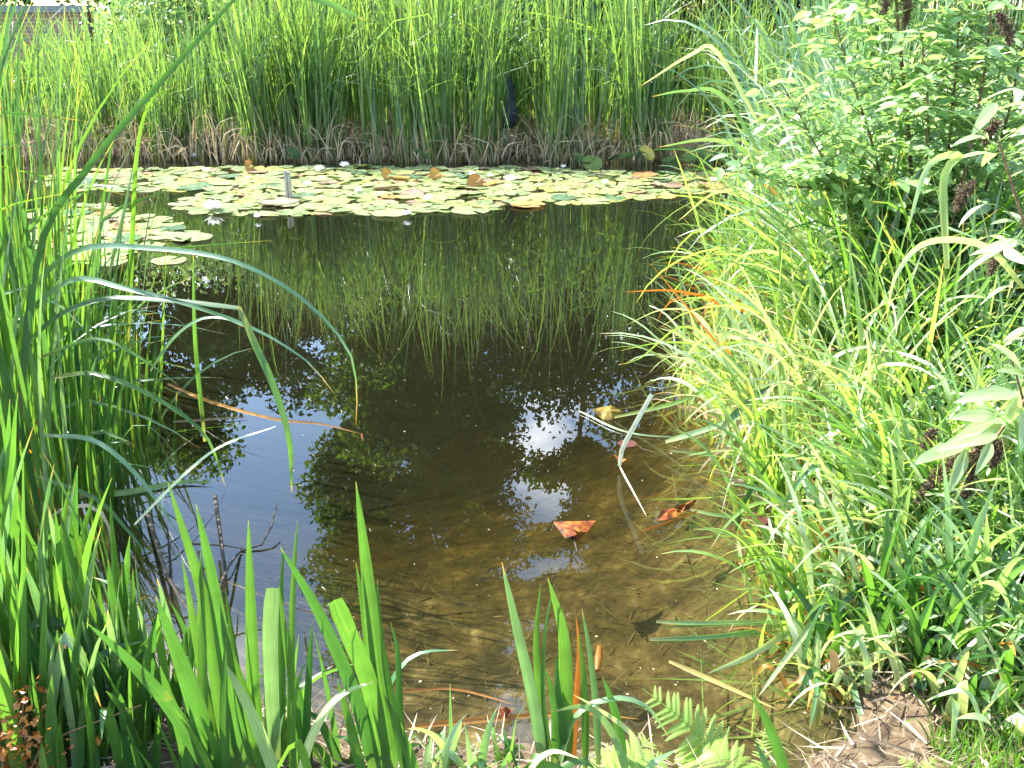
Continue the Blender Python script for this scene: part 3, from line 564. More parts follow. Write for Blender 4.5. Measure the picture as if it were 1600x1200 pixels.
# ------------------------------------------------------------------ trees behind
def tree(name, label, X, Y, H, R0, crown_base, nleaf, mat, seed, group='trees beyond the reed bed', lsz=.13, nclump=60, trunk_r=.2, gap=.55):
    global rng
    keep = rng; rng = np.random.default_rng(seed)
    e = empty(name, (X, Y, .3), label, 'tree', group)
    nleaf = int(nleaf * 2.6); zc = (H + crown_base) / 2; hz = (H - crown_base) / 2
    m_ = MB(); tube(m_, [(0, 0, -.5), (.1, 0, H * .3), (-.1, .1, H * .6), (0, 0, H * .9)], trunk_r, trunk_r * .2, 8, smoothk=8)
    D = rdir(nclump); rr = rng.uniform(.3, 1, nclump) ** .6
    C = D * rr[:, None] * np.array([R0, R0, hz]) * np.where(D[:, 2:] < 0, 1, 1 - .15 * np.abs(D[:, 2:])) + np.array([0, 0, zc])
    for c_ in C[::2]:
        z0 = max(H * .15, c_[2] - np.hypot(c_[0], c_[1]) * .7 - .3)
        tube(m_, [(0, 0, z0), (c_[0] * .5, c_[1] * .5, z0 * .45 + c_[2] * .55), c_], trunk_r * .22, .012, 5, smoothk=5)
    m_.build('trunk', M['bark'], e)
    m_ = MB(); per = nleaf // nclump; cr_ = rng.uniform(.55, 1.1, nclump) * R0 * .42
    O = np.concatenate([c_ + rdir(per) * (rng.random(per) ** gap)[:, None] * r_ * np.array([1.15, 1.15, .6]) for c_, r_ in zip(C, cr_)])
    scatter(m_, *LEAF_DIA, O, rdir(len(O)), rdir(len(O), .1, 1), rng.uniform(.6, 1.25, len(O)) * lsz)
    m_.build('crown', mat, e); rng = keep
    return e
# left group, lower
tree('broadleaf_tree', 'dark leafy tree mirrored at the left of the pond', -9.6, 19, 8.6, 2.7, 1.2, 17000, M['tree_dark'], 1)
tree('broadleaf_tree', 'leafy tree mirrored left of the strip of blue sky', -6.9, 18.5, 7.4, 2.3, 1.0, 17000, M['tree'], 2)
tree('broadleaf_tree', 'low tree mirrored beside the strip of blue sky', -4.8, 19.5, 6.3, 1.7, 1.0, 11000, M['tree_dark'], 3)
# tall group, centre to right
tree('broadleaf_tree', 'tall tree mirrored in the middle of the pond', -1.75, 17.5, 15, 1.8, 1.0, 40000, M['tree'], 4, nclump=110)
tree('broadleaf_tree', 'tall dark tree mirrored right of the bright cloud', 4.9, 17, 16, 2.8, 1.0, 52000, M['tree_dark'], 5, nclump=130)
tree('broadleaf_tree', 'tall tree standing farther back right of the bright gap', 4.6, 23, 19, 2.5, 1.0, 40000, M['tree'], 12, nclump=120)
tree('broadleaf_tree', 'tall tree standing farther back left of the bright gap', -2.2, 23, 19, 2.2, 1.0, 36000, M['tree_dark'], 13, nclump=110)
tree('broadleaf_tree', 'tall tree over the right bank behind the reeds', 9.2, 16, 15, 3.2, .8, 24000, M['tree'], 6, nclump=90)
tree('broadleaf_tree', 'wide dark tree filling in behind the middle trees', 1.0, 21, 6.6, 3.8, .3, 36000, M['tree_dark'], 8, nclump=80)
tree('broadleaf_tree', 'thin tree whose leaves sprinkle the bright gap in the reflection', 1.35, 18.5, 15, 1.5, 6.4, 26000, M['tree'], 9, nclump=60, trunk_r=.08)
def bush(name, label, X, Y, rad, H, n, mat, seed, group=None, lsz=.09):
    global rng
    keep = rng; rng = np.random.default_rng(seed); e = empty(name, (X, Y, .1), label, 'shrub', group)
    m_ = MB(); nc = 26; D = rdir(nc, -.2, 1); C = D * rng.uniform(.4, .85, nc)[:, None] * np.array([rad, rad, H * .5]) + np.array([0, 0, H * .48])
    for c_ in C: tube(m_, [(0, 0, -.1), (c_[0] * .3, c_[1] * .3, c_[2] * .5), c_], .025, .006, 5, smoothk=5)
    m_.build('stem', M['bark'], e); m_ = MB(); per = n // nc
    O = np.concatenate([c_ + rdir(per) * (rng.random(per) ** .5)[:, None] * rad * .42 for c_ in C]); O[:, 2] = np.maximum(O[:, 2], .02)
    scatter(m_, *LEAF_SMALL, O, rdir(len(O)), rdir(len(O), .1, 1), rng.uniform(.6, 1.2, len(O)) * lsz); m_.build('crown', mat, e); rng = keep
bush('rounded_bush', 'rounded light green bush above the left reeds', atY(300, 40, 14.5)[0], 14.5, 1.5, 2.2, 13000, M['shrub'], 21, lsz=.075)
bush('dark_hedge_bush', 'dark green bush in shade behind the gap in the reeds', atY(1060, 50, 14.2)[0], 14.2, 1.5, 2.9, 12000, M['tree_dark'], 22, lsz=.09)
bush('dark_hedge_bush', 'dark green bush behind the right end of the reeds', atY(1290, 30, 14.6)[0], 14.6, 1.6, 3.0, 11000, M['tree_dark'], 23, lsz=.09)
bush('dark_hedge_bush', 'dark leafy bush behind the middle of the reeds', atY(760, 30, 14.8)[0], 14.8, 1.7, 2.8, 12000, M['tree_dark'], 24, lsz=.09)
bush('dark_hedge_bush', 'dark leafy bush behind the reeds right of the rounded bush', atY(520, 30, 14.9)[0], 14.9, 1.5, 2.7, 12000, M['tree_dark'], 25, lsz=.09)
# low garden wall, top left
e = empty('garden_wall', (-9.1, 16.5, 0), 'low brown brick garden wall with a pale coping at the top left', 'wall')
def box(m_, a, b):
    (xa, ya, za), (xb, yb, zb_) = a, b
    V = [(xa, ya, za), (xb, ya, za), (xb, yb, za), (xa, yb, za), (xa, ya, zb_), (xb, ya, zb_), (xb, yb, zb_), (xa, yb, zb_)]
    m_.add(V, [(0, 1, 5, 4), (1, 2, 6, 5), (2, 3, 7, 6), (3, 0, 4, 7), (4, 5, 6, 7), (3, 2, 1, 0)], np.array([(xa, za), (xb, za), (xb, za), (xa, za), (xa, zb_), (xb, zb_), (xb, zb_), (xa, zb_)]))
def brick_mat():
    m, t, out = new_mat('brick'); N = t.nodes.new; tco = N('ShaderNodeTexCoord'); mp = N('ShaderNodeMapping'); mp.inputs['Rotation'].default_value = (R(90), 0, 0); br = N('ShaderNodeTexBrick')
    br.inputs['Color1'].default_value = (.28, .13, .08, 1); br.inputs['Color2'].default_value = (.2, .11, .08, 1); br.inputs['Mortar'].default_value = (.35, .32, .28, 1); br.inputs['Scale'].default_value = 4.5
    pb = N('ShaderNodeBsdfPrincipled'); pb.inputs['Roughness'].default_value = .9; t.links.new(tco.outputs['Object'], mp.inputs[0]); t.links.new(mp.outputs[0], br.inputs[0]); t.links.new(br.outputs[0], pb.inputs[0]); t.links.new(pb.outputs[0], out.inputs[0]); return m
m_ = MB(); box(m_, (-4, -.12, -.3), (2.6, .12, 1.36)); m_.build('brickwork', brick_mat(), e, smooth=False)
m_ = MB(); box(m_, (-4.04, -.17, 1.362), (2.64, .17, 1.46)); m_.build('coping', plain_mat('coping', (.14, .15, .17), (.22, .23, .25), 12, .8, .1), e, smooth=False)

# ------------------------------------------------------------------ leaves drawn one by one
class Plant:
    def __init__(s, name, label, cat, base, group=None):
        s.base = np.asarray(base, float); s.e = empty(name, s.base, label, cat, group)
    def leaf(s, P, width, mat, label=None, **kw):
        m_ = MB(); path_blade(m_, np.asarray(P) - 0, width, **kw)
        for i in range(len(m_.V)): m_.V[i] = m_.V[i] - s.base
        o = m_.build('leaf', M[mat] if isinstance(mat, str) else mat, s.e)
        if label: o['label'] = label
        return o
    def rleaf(s, n, h, wid, az=None, lean=(.05, .06), bend=.4, mat='iris', spread=.04, roll=1.5, kinks=.15, k=12, power=2.):
        for i in range(n):
            m_ = MB(); b = np.r_[rng.normal(0, spread, 2), -.03]
            a = rng.uniform(0, 6.283) if az is None else rng.normal(az, .7)
            kp = rng.uniform(.55, .85) if rng.random() < kinks else 5
            blades(m_, b[None], a, abs(rng.normal(*lean)), abs(rng.normal(0, bend)), rng.uniform(*h), rng.uniform(.75, 1.15) * wid, twist=rng.normal(0, .5), roll=rng.normal(0, roll), k=k, power=power, kinkpos=kp, kinkang=rng.uniform(.7, 1.8))
            m_.build('leaf', M[mat], s.e)
def PX(base, pts, Y=None, dY=0.0):
    """base pixel on the bank (z .1), later pixels at the base's depth drifting by dY"""
    b = at(base[0], base[1], base[2] if len(base) > 2 else .1); out = [b]; n = len(pts)
    for i, q in enumerate(pts):
        Yq = b[1] + dY * (i + 1) / n if len(q) < 3 else q[2]
        out.append(atY(q[0], q[1], Yq))
    return out
def gz(x, y): return float(ground_z(np.array([x]), np.array([y]))[0])

# front iris clumps (photo pixel paths from foot to tip)
I1 = Plant('iris_plant', 'iris clump with the tallest single leaf at the front of the pond', 'iris', at(600, 1225, .1))
I1.leaf(PX((618, 1230), [(590, 1060), (574, 900), (556, 752)]), .034, 'iris', 'tallest pointed bright green leaf')
I1.leaf(PX((600, 1228), [(585, 1080), (570, 960), (556, 878)]), .024, 'iris', roll=.3)
I1.leaf(PX((590, 1225), [(560, 1100), (500, 960), (438, 855)], dY=-.1), .030, 'iris', roll=.2)
I1.leaf(PX((605, 1230), [(580, 1080), (545, 990), (523, 937)], dY=-.05), .034, 'iris', blunt=True)
I1.leaf(PX((640, 1228), [(612, 1100), (595, 1000), (590, 905)]), .026, 'iris', roll=.5)
I1.leaf(PX((632, 1225), [(625, 1120), (622, 1020), (610, 972)]), .018, 'iris', 'thin spotted leaf with a hooked tip', roll=.4)
I1.leaf(PX((605, 1215), [(603, 1100), (625, 1045), (660, 1020), (717, 1016)], dY=.05), .018, 'cattail_grey', 'pale leaf arching to the right', roll=.9)
I1.leaf(PX((655, 1230), [(640, 1180), (620, 1130), (600, 1085)]), .022, 'iris')
I1.leaf(PX((575, 1235), [(560, 1180), (545, 1120), (527, 1060)]), .026, 'iris', roll=.6)
I2 = Plant('iris_plant', 'iris clump of broad backlit leaves left of the tallest leaf', 'iris', at(380, 1225, .1))
I2.leaf(PX((345, 1235), [(315, 1130), (285, 1040), (243, 932)], dY=-.05), .040, 'iris', 'broad glowing leaf with long veins', roll=.1)
I2.leaf(PX((372, 1235), [(345, 1100), (320, 940), (262, 752)]), .030, 'iris', roll=.3)
I2.leaf(PX((390, 1235), [(360, 1080), (330, 900), (306, 787)]), .034, 'iris', 'long bright leaf reaching over the sky reflection', roll=-.2)
I2.leaf(PX((320, 1235), [(318, 1100), (316, 980), (313, 860)]), .028, 'iris', roll=.6)
I2.leaf(PX((350, 1240), [(270, 1110), (200, 1030), (135, 973)], dY=-.08), .030, 'iris', 'leaf leaning far to the left', roll=.2)
I2.leaf(PX((420, 1230), [(385, 1100), (350, 1000), (335, 930)]), .034, 'iris', roll=.4)
I2.leaf(PX((440, 1235), [(400, 1130), (365, 1060), (345, 1030)]), .026, 'sedge_sheen', roll=.2)
I2.leaf(PX((300, 1232), [(285, 1150), (262, 1080), (250, 1040)]), .026, 'iris', roll=.2)
I3 = Plant('iris_plant', 'iris clump in front of the strip of reflected blue sky', 'iris', at(440, 1205, .1))
I3.leaf(PX((412, 1215), [(398, 1100), (392, 950), (388, 812)]), .028, 'iris', roll=.1)
I3.leaf(PX((430, 1215), [(425, 1110), (422, 1000), (426, 918)]), .030, 'cattail_grey', 'leaf with a square cut tip', blunt=True)
I3.leaf(PX((455, 1210), [(455, 1080), (458, 930), (465, 810)]), .018, 'iris', roll=.5)
I3.leaf(PX((440, 1205), [(442, 1080), (440, 940), (444, 845)]), .020, 'iris', roll=.7)
I3.leaf(PX((478, 1205), [(480, 1120), (484, 1040), (488, 972)]), .018, 'iris', roll=.3)
I3.leaf(PX((400, 1205), [(380, 1100), (365, 1000), (352, 920)]), .022, 'iris', roll=.8)
I3.leaf(PX((470, 1208), [(462, 1100), (447, 1000), (436, 915)]), .020, 'iris', roll=.2)
I3.leaf(PX((465, 1235), [(490, 1150), (530, 1090), (585, 1065)], dY=-.04), .030, 'sedge_sheen', 'whitish leaf arching over to the right', roll=.9)
I3.leaf(PX((430, 1212), [(440, 1120), (462, 1080), (520, 1040)], dY=.04), .018, 'cattail_grey', roll=.9)
I3.leaf(PX((385, 1225), [(375, 1170), (350, 1090), (345, 1030)], dY=.0), .020, 'iris', roll=.9)
for I_, n_ in ((I1, 3), (I2, 8), (I3, 8)): I_.rleaf(n_, (.22, .5), .020, mat='iris', lean=(.1, .08), bend=.25, spread=.09, kinks=.1)
I4 = Plant('iris_plant', 'small iris clump standing alone right of the middle', 'iris', at(880, 1190, .1))
I4.leaf(PX((850, 1205), [(835, 1100), (810, 990), (784, 878)]), .026, 'cattail_grey', roll=.2)
I4.leaf(PX((862, 1195), [(848, 1110), (838, 1010), (845, 911)]), .018, 'iris', roll=.3)
I4.leaf(PX((860, 1200), [(850, 1100), (852, 990), (866, 912)]), .014, 'iris', roll=.8)
I4.leaf(PX((885, 1205), [(884, 1100), (880, 990), (856, 903)]), .032, 'iris', 'widest upright leaf of the clump')
I4.leaf(PX((895, 1195), [(900, 1100), (905, 1020), (900, 962)]), .014, 'rust', 'yellowing narrow leaf')
I4.leaf(PX((915, 1200), [(915, 1110), (911, 1040), (903, 985)]), .018, 'iris', roll=.4)
I4.leaf(PX((935, 1195), [(932, 1110), (922, 1020), (909, 950)]), .016, 'cattail_grey', 'leaf with a dry brown tip', roll=.3)
I4.leaf(PX((975, 1200), [(965, 1130), (952, 1085), (941, 1058)]), .022, 'iris')
I4.leaf(PX((870, 1195), [(868, 1120), (860, 1070), (851, 1045)]), .02, 'iris')
I4.leaf(PX((880, 1210), [(880, 1130), (872, 1075), (870, 1020)]), .02, 'iris', roll=.5)
I4.leaf(PX((870, 1215), [(900, 1120), (960, 1092), (1010, 1105), (1045, 1152)], dY=.05), .018, 'cattail_grey', 'leaf arching right down to the water', roll=.8)
I4.leaf(PX((985, 1225), [(960, 1150), (920, 1105), (860, 1112)], dY=0), .020, 'cattail_grey', roll=.6)
I4.leaf(PX((820, 1235), [(835, 1195), (865, 1175), (905, 1185)], dY=-.03), .018, 'sedge_sheen', roll=.8)
I4.leaf(PX((1010, 1205), [(990, 1150), (940, 1110), (895, 1085)], dY=0), .014, 'sedge_sheen', roll=.7)
for (bx, by, n, lab) in [(690, 1215, 5, 'short leafy tuft on the straw right of the tallest iris'), (745, 1222, 5, 'short leafy tuft on the straw at the bottom centre'), (555, 1222, 4, 'low broad leaves at the foot of the tallest iris'), (1000, 1222, 4, 'low broad leaves beside the fern'), (815, 1228, 4, 'low tuft left of the lone iris clump'), (1215, 1235, 4, 'single long iris shoot beside the small fern'), (660, 1175, 4, 'low pale tuft at the waterline right of the tallest iris'), (785, 1180, 4, 'low pale tuft at the waterline left of the lone clump'), (720, 1180, 5, 'small spreading tuft at the waterline in the bottom centre'), (500, 1205, 4, 'low leaves between the two left iris clumps')]:
    b = at(bx, by, .1); b[2] = gz(b[0], b[1]); Plant_ = Plant('iris_shoot', lab, 'iris', b); Plant_.rleaf(n + 2, (.09, .2), .019, mat=rng.choice(['iris', 'iris_pale']), lean=(.3, .25), bend=.9, spread=.03, kinks=.3)
SH = Plant('iris_plant', 'single pointed iris leaf leaning left at the bottom right of the water', 'iris', at(1235, 1240, .1)); SH.leaf(PX((1235, 1240), [(1215, 1170), (1195, 1120), (1172, 1082)]), .024, 'iris')

# dark iris mass, left corner
labs = ['iris plant in the shaded left corner', 'tall iris plant at the far left edge']
spots = [(8, 1190, .95), (45, 1150, .9), (95, 1205, .7), (70, 1075, .9), (130, 1120, .75), (160, 1190, .55), (190, 1110, .65), (20, 1050, 1.), (120, 1030, .75), (225, 1180, .5), (235, 1090, .55), (180, 1040, .6), (60, 1000, .85), (265, 1140, .5), (140, 1215, .5), (15, 1120, .9), (285, 1065, .45), (-30, 1160, 1), (-20, 1040, 1.), (100, 975, .75), (210, 1010, .5)]
spots += [(30, 1225, .5), (110, 1235, .4), (175, 1235, .4), (245, 1225, .35), (70, 1190, .6), (215, 1130, .5), (150, 1150, .6), (105, 1120, .7)]
words = ['beside the dry fern', 'at the very edge', 'in front of its neighbours', 'half in shade', 'with thin upright leaves', 'low and broad', 'near the dark twigs', 'behind the others', 'standing in dark water', 'close to the glowing leaf', 'with a twisted leaf', 'at the water edge', 'in the darkest part', 'beside the leaning leaf', 'at the bottom', 'with long straight leaves', 'before the blue reflection', 'mostly out of frame', 'tall among dark stems', 'rising to the cattails', 'short and sparse', 'lowest at the bottom edge', 'right of the dry fern', 'cut by the bottom edge', 'short beside the glowing leaf', 'behind the dry fern', 'close to the leaning leaf', 'in the middle of the corner', 'crowded by its neighbours']
for (bx, by, h), wd in zip(spots, words):
    b = at(bx, by, .08); b[2] = gz(b[0], b[1]); p_ = Plant('iris_plant', 'dark green iris in the left corner ' + wd, 'iris', b, 'irises in the shaded left corner'); p_.rleaf(8, (h * .45, h * .85), .028, mat=rng.choice(['iris', 'iris', 'cattail_grey']), lean=(.08, .08), bend=.22, spread=.04, kinks=.08)
# arched folded leaf bottom-left
FL = Plant('iris_plant', 'blue green iris with one leaf folded over at the lower left', 'iris', at(60, 1215, .1))
FL.leaf(PX((62, 1215), [(80, 1090), (95, 1000), (120, 1012), (158, 1105)], dY=.02), .028, 'cattail_grey', 'folded over blue green leaf', roll=.2); FL.leaf(PX((120, 1230), [(112, 1130), (92, 1005)]), .014, 'cattail_grey'); FL.leaf(PX((125, 1235), [(128, 1120), (142, 1040)]), .014, 'iris'); FL.leaf(PX((35, 1215), [(37, 1000), (36, 700)]), .012, 'iris', 'thin upright shoot')

# left cattails standing in the water
LC = [(-80, 640, 2.0), (0, 560, 2.0), (50, 540, 1.9), (90, 560, 1.7), (-10, 700, 2.0), (25, 735, 1.9), (60, 680, 1.9), (95, 720, 1.7), (40, 640, 2.0), (120, 670, 1.6), (150, 700, 1.25), (80, 760, 1.5), (-40, 780, 2.0), (10, 820, 1.7), (55, 840, 1.4), (175, 660, 1.1), (115, 625, 1.6), (-30, 640, 2.1), (20, 590, 2.1), (70, 600, 1.9), (200, 720, .85), (140, 780, 1.0), (-60, 700, 2.1), (215, 640, 1.0), (160, 610, 1.3)]
LW = ['outside the edge leaning in', 'behind the edge stems', 'among the farthest stems', 'seen against the lily pads', 'at the left edge', 'leaning inwards', 'in the thick of the clump', 'with rust coloured feet', 'at the back of the clump', 'on the inner side', 'short and bent', 'before the clump', 'cut by the frame', 'in the lower left', 'over dark water', 'at the waterside', 'facing the lily pads', 'tallest at the edge', 'farthest back', 'behind the rust leaves', 'stunted at the right', 'low over the water', 'outermost', 'next to the blue reflection', 'behind the arched leaf']
for (bx, by, h), wd in zip(LC, LW):
    b = at(bx, by, 0); b[2] = min(gz(b[0], b[1]), 0); p_ = Plant('cattail_plant', 'near left cattail ' + wd, 'cattail', b, 'cattails standing in the water at the left')
    p_.rleaf(15, (h * .6, h * 1.28), .019, mat='cattail_near', lean=(.05, .06), bend=.3, spread=.05, kinks=.12, az=rng.choice([0., 1.0, 2.5]), k=14)
    p_.rleaf(3, (h * .4, h * .85), .015, mat='cattail_grey', lean=(.12, .12), bend=.9, spread=.06, kinks=.3, az=0.)
    p_.rleaf(2, (h * .2, h * .45), .016, mat=rng.choice(['dead', 'rust']), lean=(.2, .2), bend=1.2, spread=.07, kinks=.4)
AR = Plant('cattail_plant', 'near left cattail whose long leaves arch far over the water', 'cattail', at(60, 720, 0))
def P3(*q): return [atY(*a) for a in q]
AR.leaf(P3((-40, 640, 3.4), (40, 470, 3.2), (120, 392, 3.0), (240, 388, 2.9), (365, 408, 2.8), (470, 465, 2.75), (540, 540, 2.7), (557, 600, 2.7), (556, 665, 2.7)), .0185, 'cattail_grey', 'longest arching leaf ending in the open water', roll=.3, k=32)
AR.leaf(P3((-30, 620, 3.3), (30, 510, 3.1), (110, 438, 3.0), (200, 452, 2.9), (300, 478, 2.85), (400, 515, 2.8), (480, 565, 2.75), (522, 615, 2.75)), .018, 'cattail_grey', roll=.35, k=28)
AR.leaf(P3((-20, 640, 3.2), (60, 520, 3.0), (150, 470, 2.9), (260, 470, 2.85), (373, 482, 2.8)), .020, 'cattail_near', roll=.8, k=20, blunt=True)
AR.leaf(P3((373, 480, 2.8), (395, 530, 2.78), (430, 610, 2.74), (452, 690, 2.7), (456, 770, 2.7)), .022, 'cattail_near', 'broken leaf end hanging down', roll=.1, k=18)
AR.leaf(P3((20, 760, 2.9), (60, 400, 3.0), (140, 260, 2.9), (250, 130, 2.75), (370, -5, 2.6), (430, -60, 2.5)), .023, 'cattail_near', 'broad leaf crossing the upper left corner', roll=.3, k=24)
AR.leaf(P3((200, 560, 3.5), (206, 400, 3.5), (214, 240, 3.45), (235, 160, 3.4), (280, 132, 3.3)), .017, 'cattail_near', 'leaf hooking right at its tip', roll=.1, k=24)
AR.leaf(P3((170, 430, 3.3), (190, 350, 3.3), (210, 252, 3.3)), .014, 'cattail_grey', roll=.6)
AR.leaf(P3((320, 690, 3.1), (307, 560, 3.1), (303, 480, 3.1), (302, 390, 3.1)), .015, 'cattail_near', 'thin leaf standing alone in the water')
AR.leaf(P3((235, 580, 3.1), (270, 530, 3.0), (310, 500, 2.95), (350, 498, 2.9), (390, 515, 2.85)), .014, 'cattail_grey', roll=.8)
AR.leaf(P3((60, 560, 3.0), (150, 530, 2.9), (220, 560, 2.85), (283, 605, 2.8)), .014, 'cattail_near', roll=.6)
AR.leaf(P3((80, 590, 3.0), (150, 585, 2.9), (240, 620, 2.85), (320, 680, 2.8), (352, 760, 2.8)), .018, 'cattail_near', roll=.5)
AR.leaf(P3((210, 820, 2.7), (290, 740, 2.7), (350, 695, 2.7), (432, 666, 2.7)), .012, 'sedge_sheen', 'pale leaf lying low over the water', roll=.7)
AR.leaf(P3((70, 680, 2.9), (150, 690, 2.85), (220, 750, 2.8), (290, 850, 2.7)), .016, 'cattail_grey', roll=.3)
AR.leaf(P3((60, 745, 2.8), (150, 780, 2.75), (200, 830, 2.7), (240, 880, 2.6)), .014, 'cattail_near', roll=.4)
# extra blade entering at the top
AR.leaf(P3((380, -90, 2.6), (440, -20, 2.65), (500, 0, 2.7), (570, 32, 2.75)), .026, 'cattail_near', roll=.5, k=16)
m_ = MB(); path_blade(m_, P3((262, 600, 3.3), (330, 628, 3.15), (430, 655, 3.0), (500, 662, 2.95), (565, 678, 2.9)), .011, k=20); path_blade(m_, P3((565, 677, 2.9), (567, 690, 2.89)), .008, k=4)
o = m_.build('dry_reed_stalk', M['rust']); tag(o, 'long dry orange brown reed stalk slanting over the left water', 'reed')
# dark twigs added on the water to imitate mirrored tree branches
m_ = MB(); g = [[(322, 1000), (350, 900), (380, 858), (415, 846), (432, 790)], [(300, 850), (345, 852), (380, 858)], [(336, 775), (348, 860), (352, 930)], [(230, 800), (262, 900), (300, 960), (330, 1010)]]
for q, r_ in zip(g, (.006, .004, .007, .008)): tube(m_, [at(a, b_, .03 + .04 * math.sin(i * 2)) for i, (a, b_) in enumerate(q)], r_, r_ * .4, 6, smoothk=10)
for (a, b_, c_, d_) in [(262, 830, 268, 960), (310, 860, 330, 960)]:
    P0 = at(c_, d_, -.05); P1 = atY(a, b_, P0[1] + .05); tube(m_, [P0, (P0 + P1) / 2 + rng.normal(0, .01, 3), P1], .007, .003, 5, smoothk=6)
tag(m_.build('mirrored_twigs', M['bark']), 'dark twigs added on the water as the mirrored tree branches over the blue reflection', 'branch')
# floating seed pod leaf
for (P, wdt, mt, nm, lab) in [([at(125, 778), at(200, 772), at(280, 757), at(333, 758)], .022, 'sedge', 'floating_reed', 'twisted olive reed leaf floating beside the left cattails'),
                              ([at(270, 662), at(330, 658), at(390, 654)], .01, 'dead', 'floating_reed', 'thin dry reed lying on dark water at the left'),
                              ([at(640, 1140), at(760, 1128), at(900, 1118), at(1000, 1128)], .014, 'rust', 'floating_reed', 'long orange reed stem lying along the near shore'),
                              ([at(610, 1085), at(700, 1080), at(760, 1092), at(803, 1106)], .007, 'rust', 'floating_reed', 'thin red stem curving in the shallows near the shore'),
                              ([at(1045, 1037), at(1120, 1070), at(1215, 1113)], .013, 'rust_yellow', 'floating_reed', 'straight yellow reed floating right of the fern'),
                              ([at(1015, 1003), at(1130, 997), at(1250, 975)], .012, 'sedge', 'floating_reed', 'flat green reed pointing left from the right bank upper one'),
                              ([at(1025, 975), at(1100, 977), at(1250, 972)], .012, 'sedge', 'floating_reed', 'flat green reed pointing left just above its twin'),
                              ([at(905, 645), at(990, 680), at(1130, 688)], .007, 'sedge_sheen', 'floating_reed', 'thin reed floating behind the small maroon pad'),
                              ([at(1048, 707), at(1180, 720), at(1300, 728)], .012, 'sedge', 'floating_reed', 'green reed floating towards the right bank stems'),
                              ([at(1000, 835), at(1070, 810), at(1110, 790)], .008, 'rust', 'floating_reed', 'thin orange stem trailing behind the orange leaf'),
                              ([at(1070, 798), at(1150, 810), at(1290, 800)], .012, 'sedge', 'floating_reed', 'yellow green reed beside the orange floating leaf')]:
    m_ = MB(); P = np.array(P); P[:, 2] = .008; path_blade(m_, P, wdt, k=18, roll=R(0)); o = m_.build(nm, M[mt]); tag(o, lab, 'reed')
# bent pale reed
m_ = MB(); path_blade(m_, [atY(968, 728, 3.35), atY(972, 700, 3.33), atY(1018, 616, 3.3)], .017, k=8, blunt=True, sharp=True, fold=.4); path_blade(m_, [atY(968, 728, 3.35), at(975, 742, .01), at(1011, 808, -.02)], .006, k=8)
tag(m_.build('bent_reed', M['bleached']), 'pale white reed bent sharply where it meets the water', 'reed')
m_ = MB(); path_blade(m_, [at(960, 652, .01), atY(1060, 628, 3.7), atY(1130, 595, 3.6), atY(1180, 580, 3.5)], .016, k=12); tag(m_.build('bent_reed', M['sedge']), 'yellow and orange reed slanting from the bank to the brown leaf', 'reed')
# fallen leaves
def fallen(name, label, px, py, outline, mat, fold=.012, z=.01, thick=.0015, two=None):
    m_ = MB(); base = at(px, py, z); P = np.array([at(px + a, py + b_, 0) - at(px, py, 0) for a, b_ in outline]); n = len(P); c_ = P.mean(0)
    ring = P + np.c_[np.zeros((n, 2)), rng.normal(0, fold, n)]; mid = c_ + (P - c_) * .5 + np.c_[np.zeros((n, 2)), rng.normal(fold * .6, fold * .5, n)]
    V = np.vstack([ring, mid, c_[None] + [[0, 0, fold]]]); q = [(i, (i + 1) % n, n + (i + 1) % n, n + i) for i in range(n)]; t = [(n + i, n + (i + 1) % n, 2 * n) for i in range(n)]
    m_.add(V, q, V[:, :2] * 10 + .5); m_.T.append(np.array(t)); m_.UT.append((V[:, :2] * 10 + .5)[np.array(t).ravel()]); m_.MT.append(np.zeros(n, int))
    o = m_.build(name, mat, smooth=False); o.location = tuple(base); md = o.modifiers.new('thickness', 'SOLIDIFY'); md.thickness = thick
    return tag(o, label, 'leaf')
def autumn_mat(name, a, b, c):
    m, t, out = new_mat(name); N = t.nodes.new; tco = N('ShaderNodeTexCoord'); no = N('ShaderNodeTexNoise'); no.inputs['Scale'].default_value = 28; no.inputs['Detail'].default_value = 5; t.links.new(tco.outputs['Object'], no.inputs[0])
    cr_ = N('ShaderNodeValToRGB'); el = cr_.color_ramp.elements; el[0].position = .36; el[0].color = rgba(a); el[1].position = .62; el[1].color = rgba(c); x = el.new(.48); x.color = rgba(b)
    t.links.new(no.outputs[0], cr_.inputs[0]); pb = N('ShaderNodeBsdfPrincipled'); pb.inputs['Roughness'].default_value = .65; pb.inputs['Specular IOR Level'].default_value = .2; t.links.new(cr_.outputs[0], pb.inputs[0])
    tr = N('ShaderNodeBsdfTranslucent'); t.links.new(cr_.outputs[0], tr.inputs[0]); ms = N('ShaderNodeMixShader'); ms.inputs[0].default_value = .3; t.links.new(pb.outputs[0], ms.inputs[1]); t.links.new(tr.outputs[0], ms.inputs[2]); t.links.new(ms.outputs[0], out.inputs[0]); return m
M['autumn'] = autumn_mat('red orange dead leaf', (.05, .025, .012), (.22, .05, .012), (.32, .13, .02))
M['ochre'] = autumn_mat('ochre dead leaf', (.08, .05, .02), (.20, .13, .03), (.30, .21, .04))
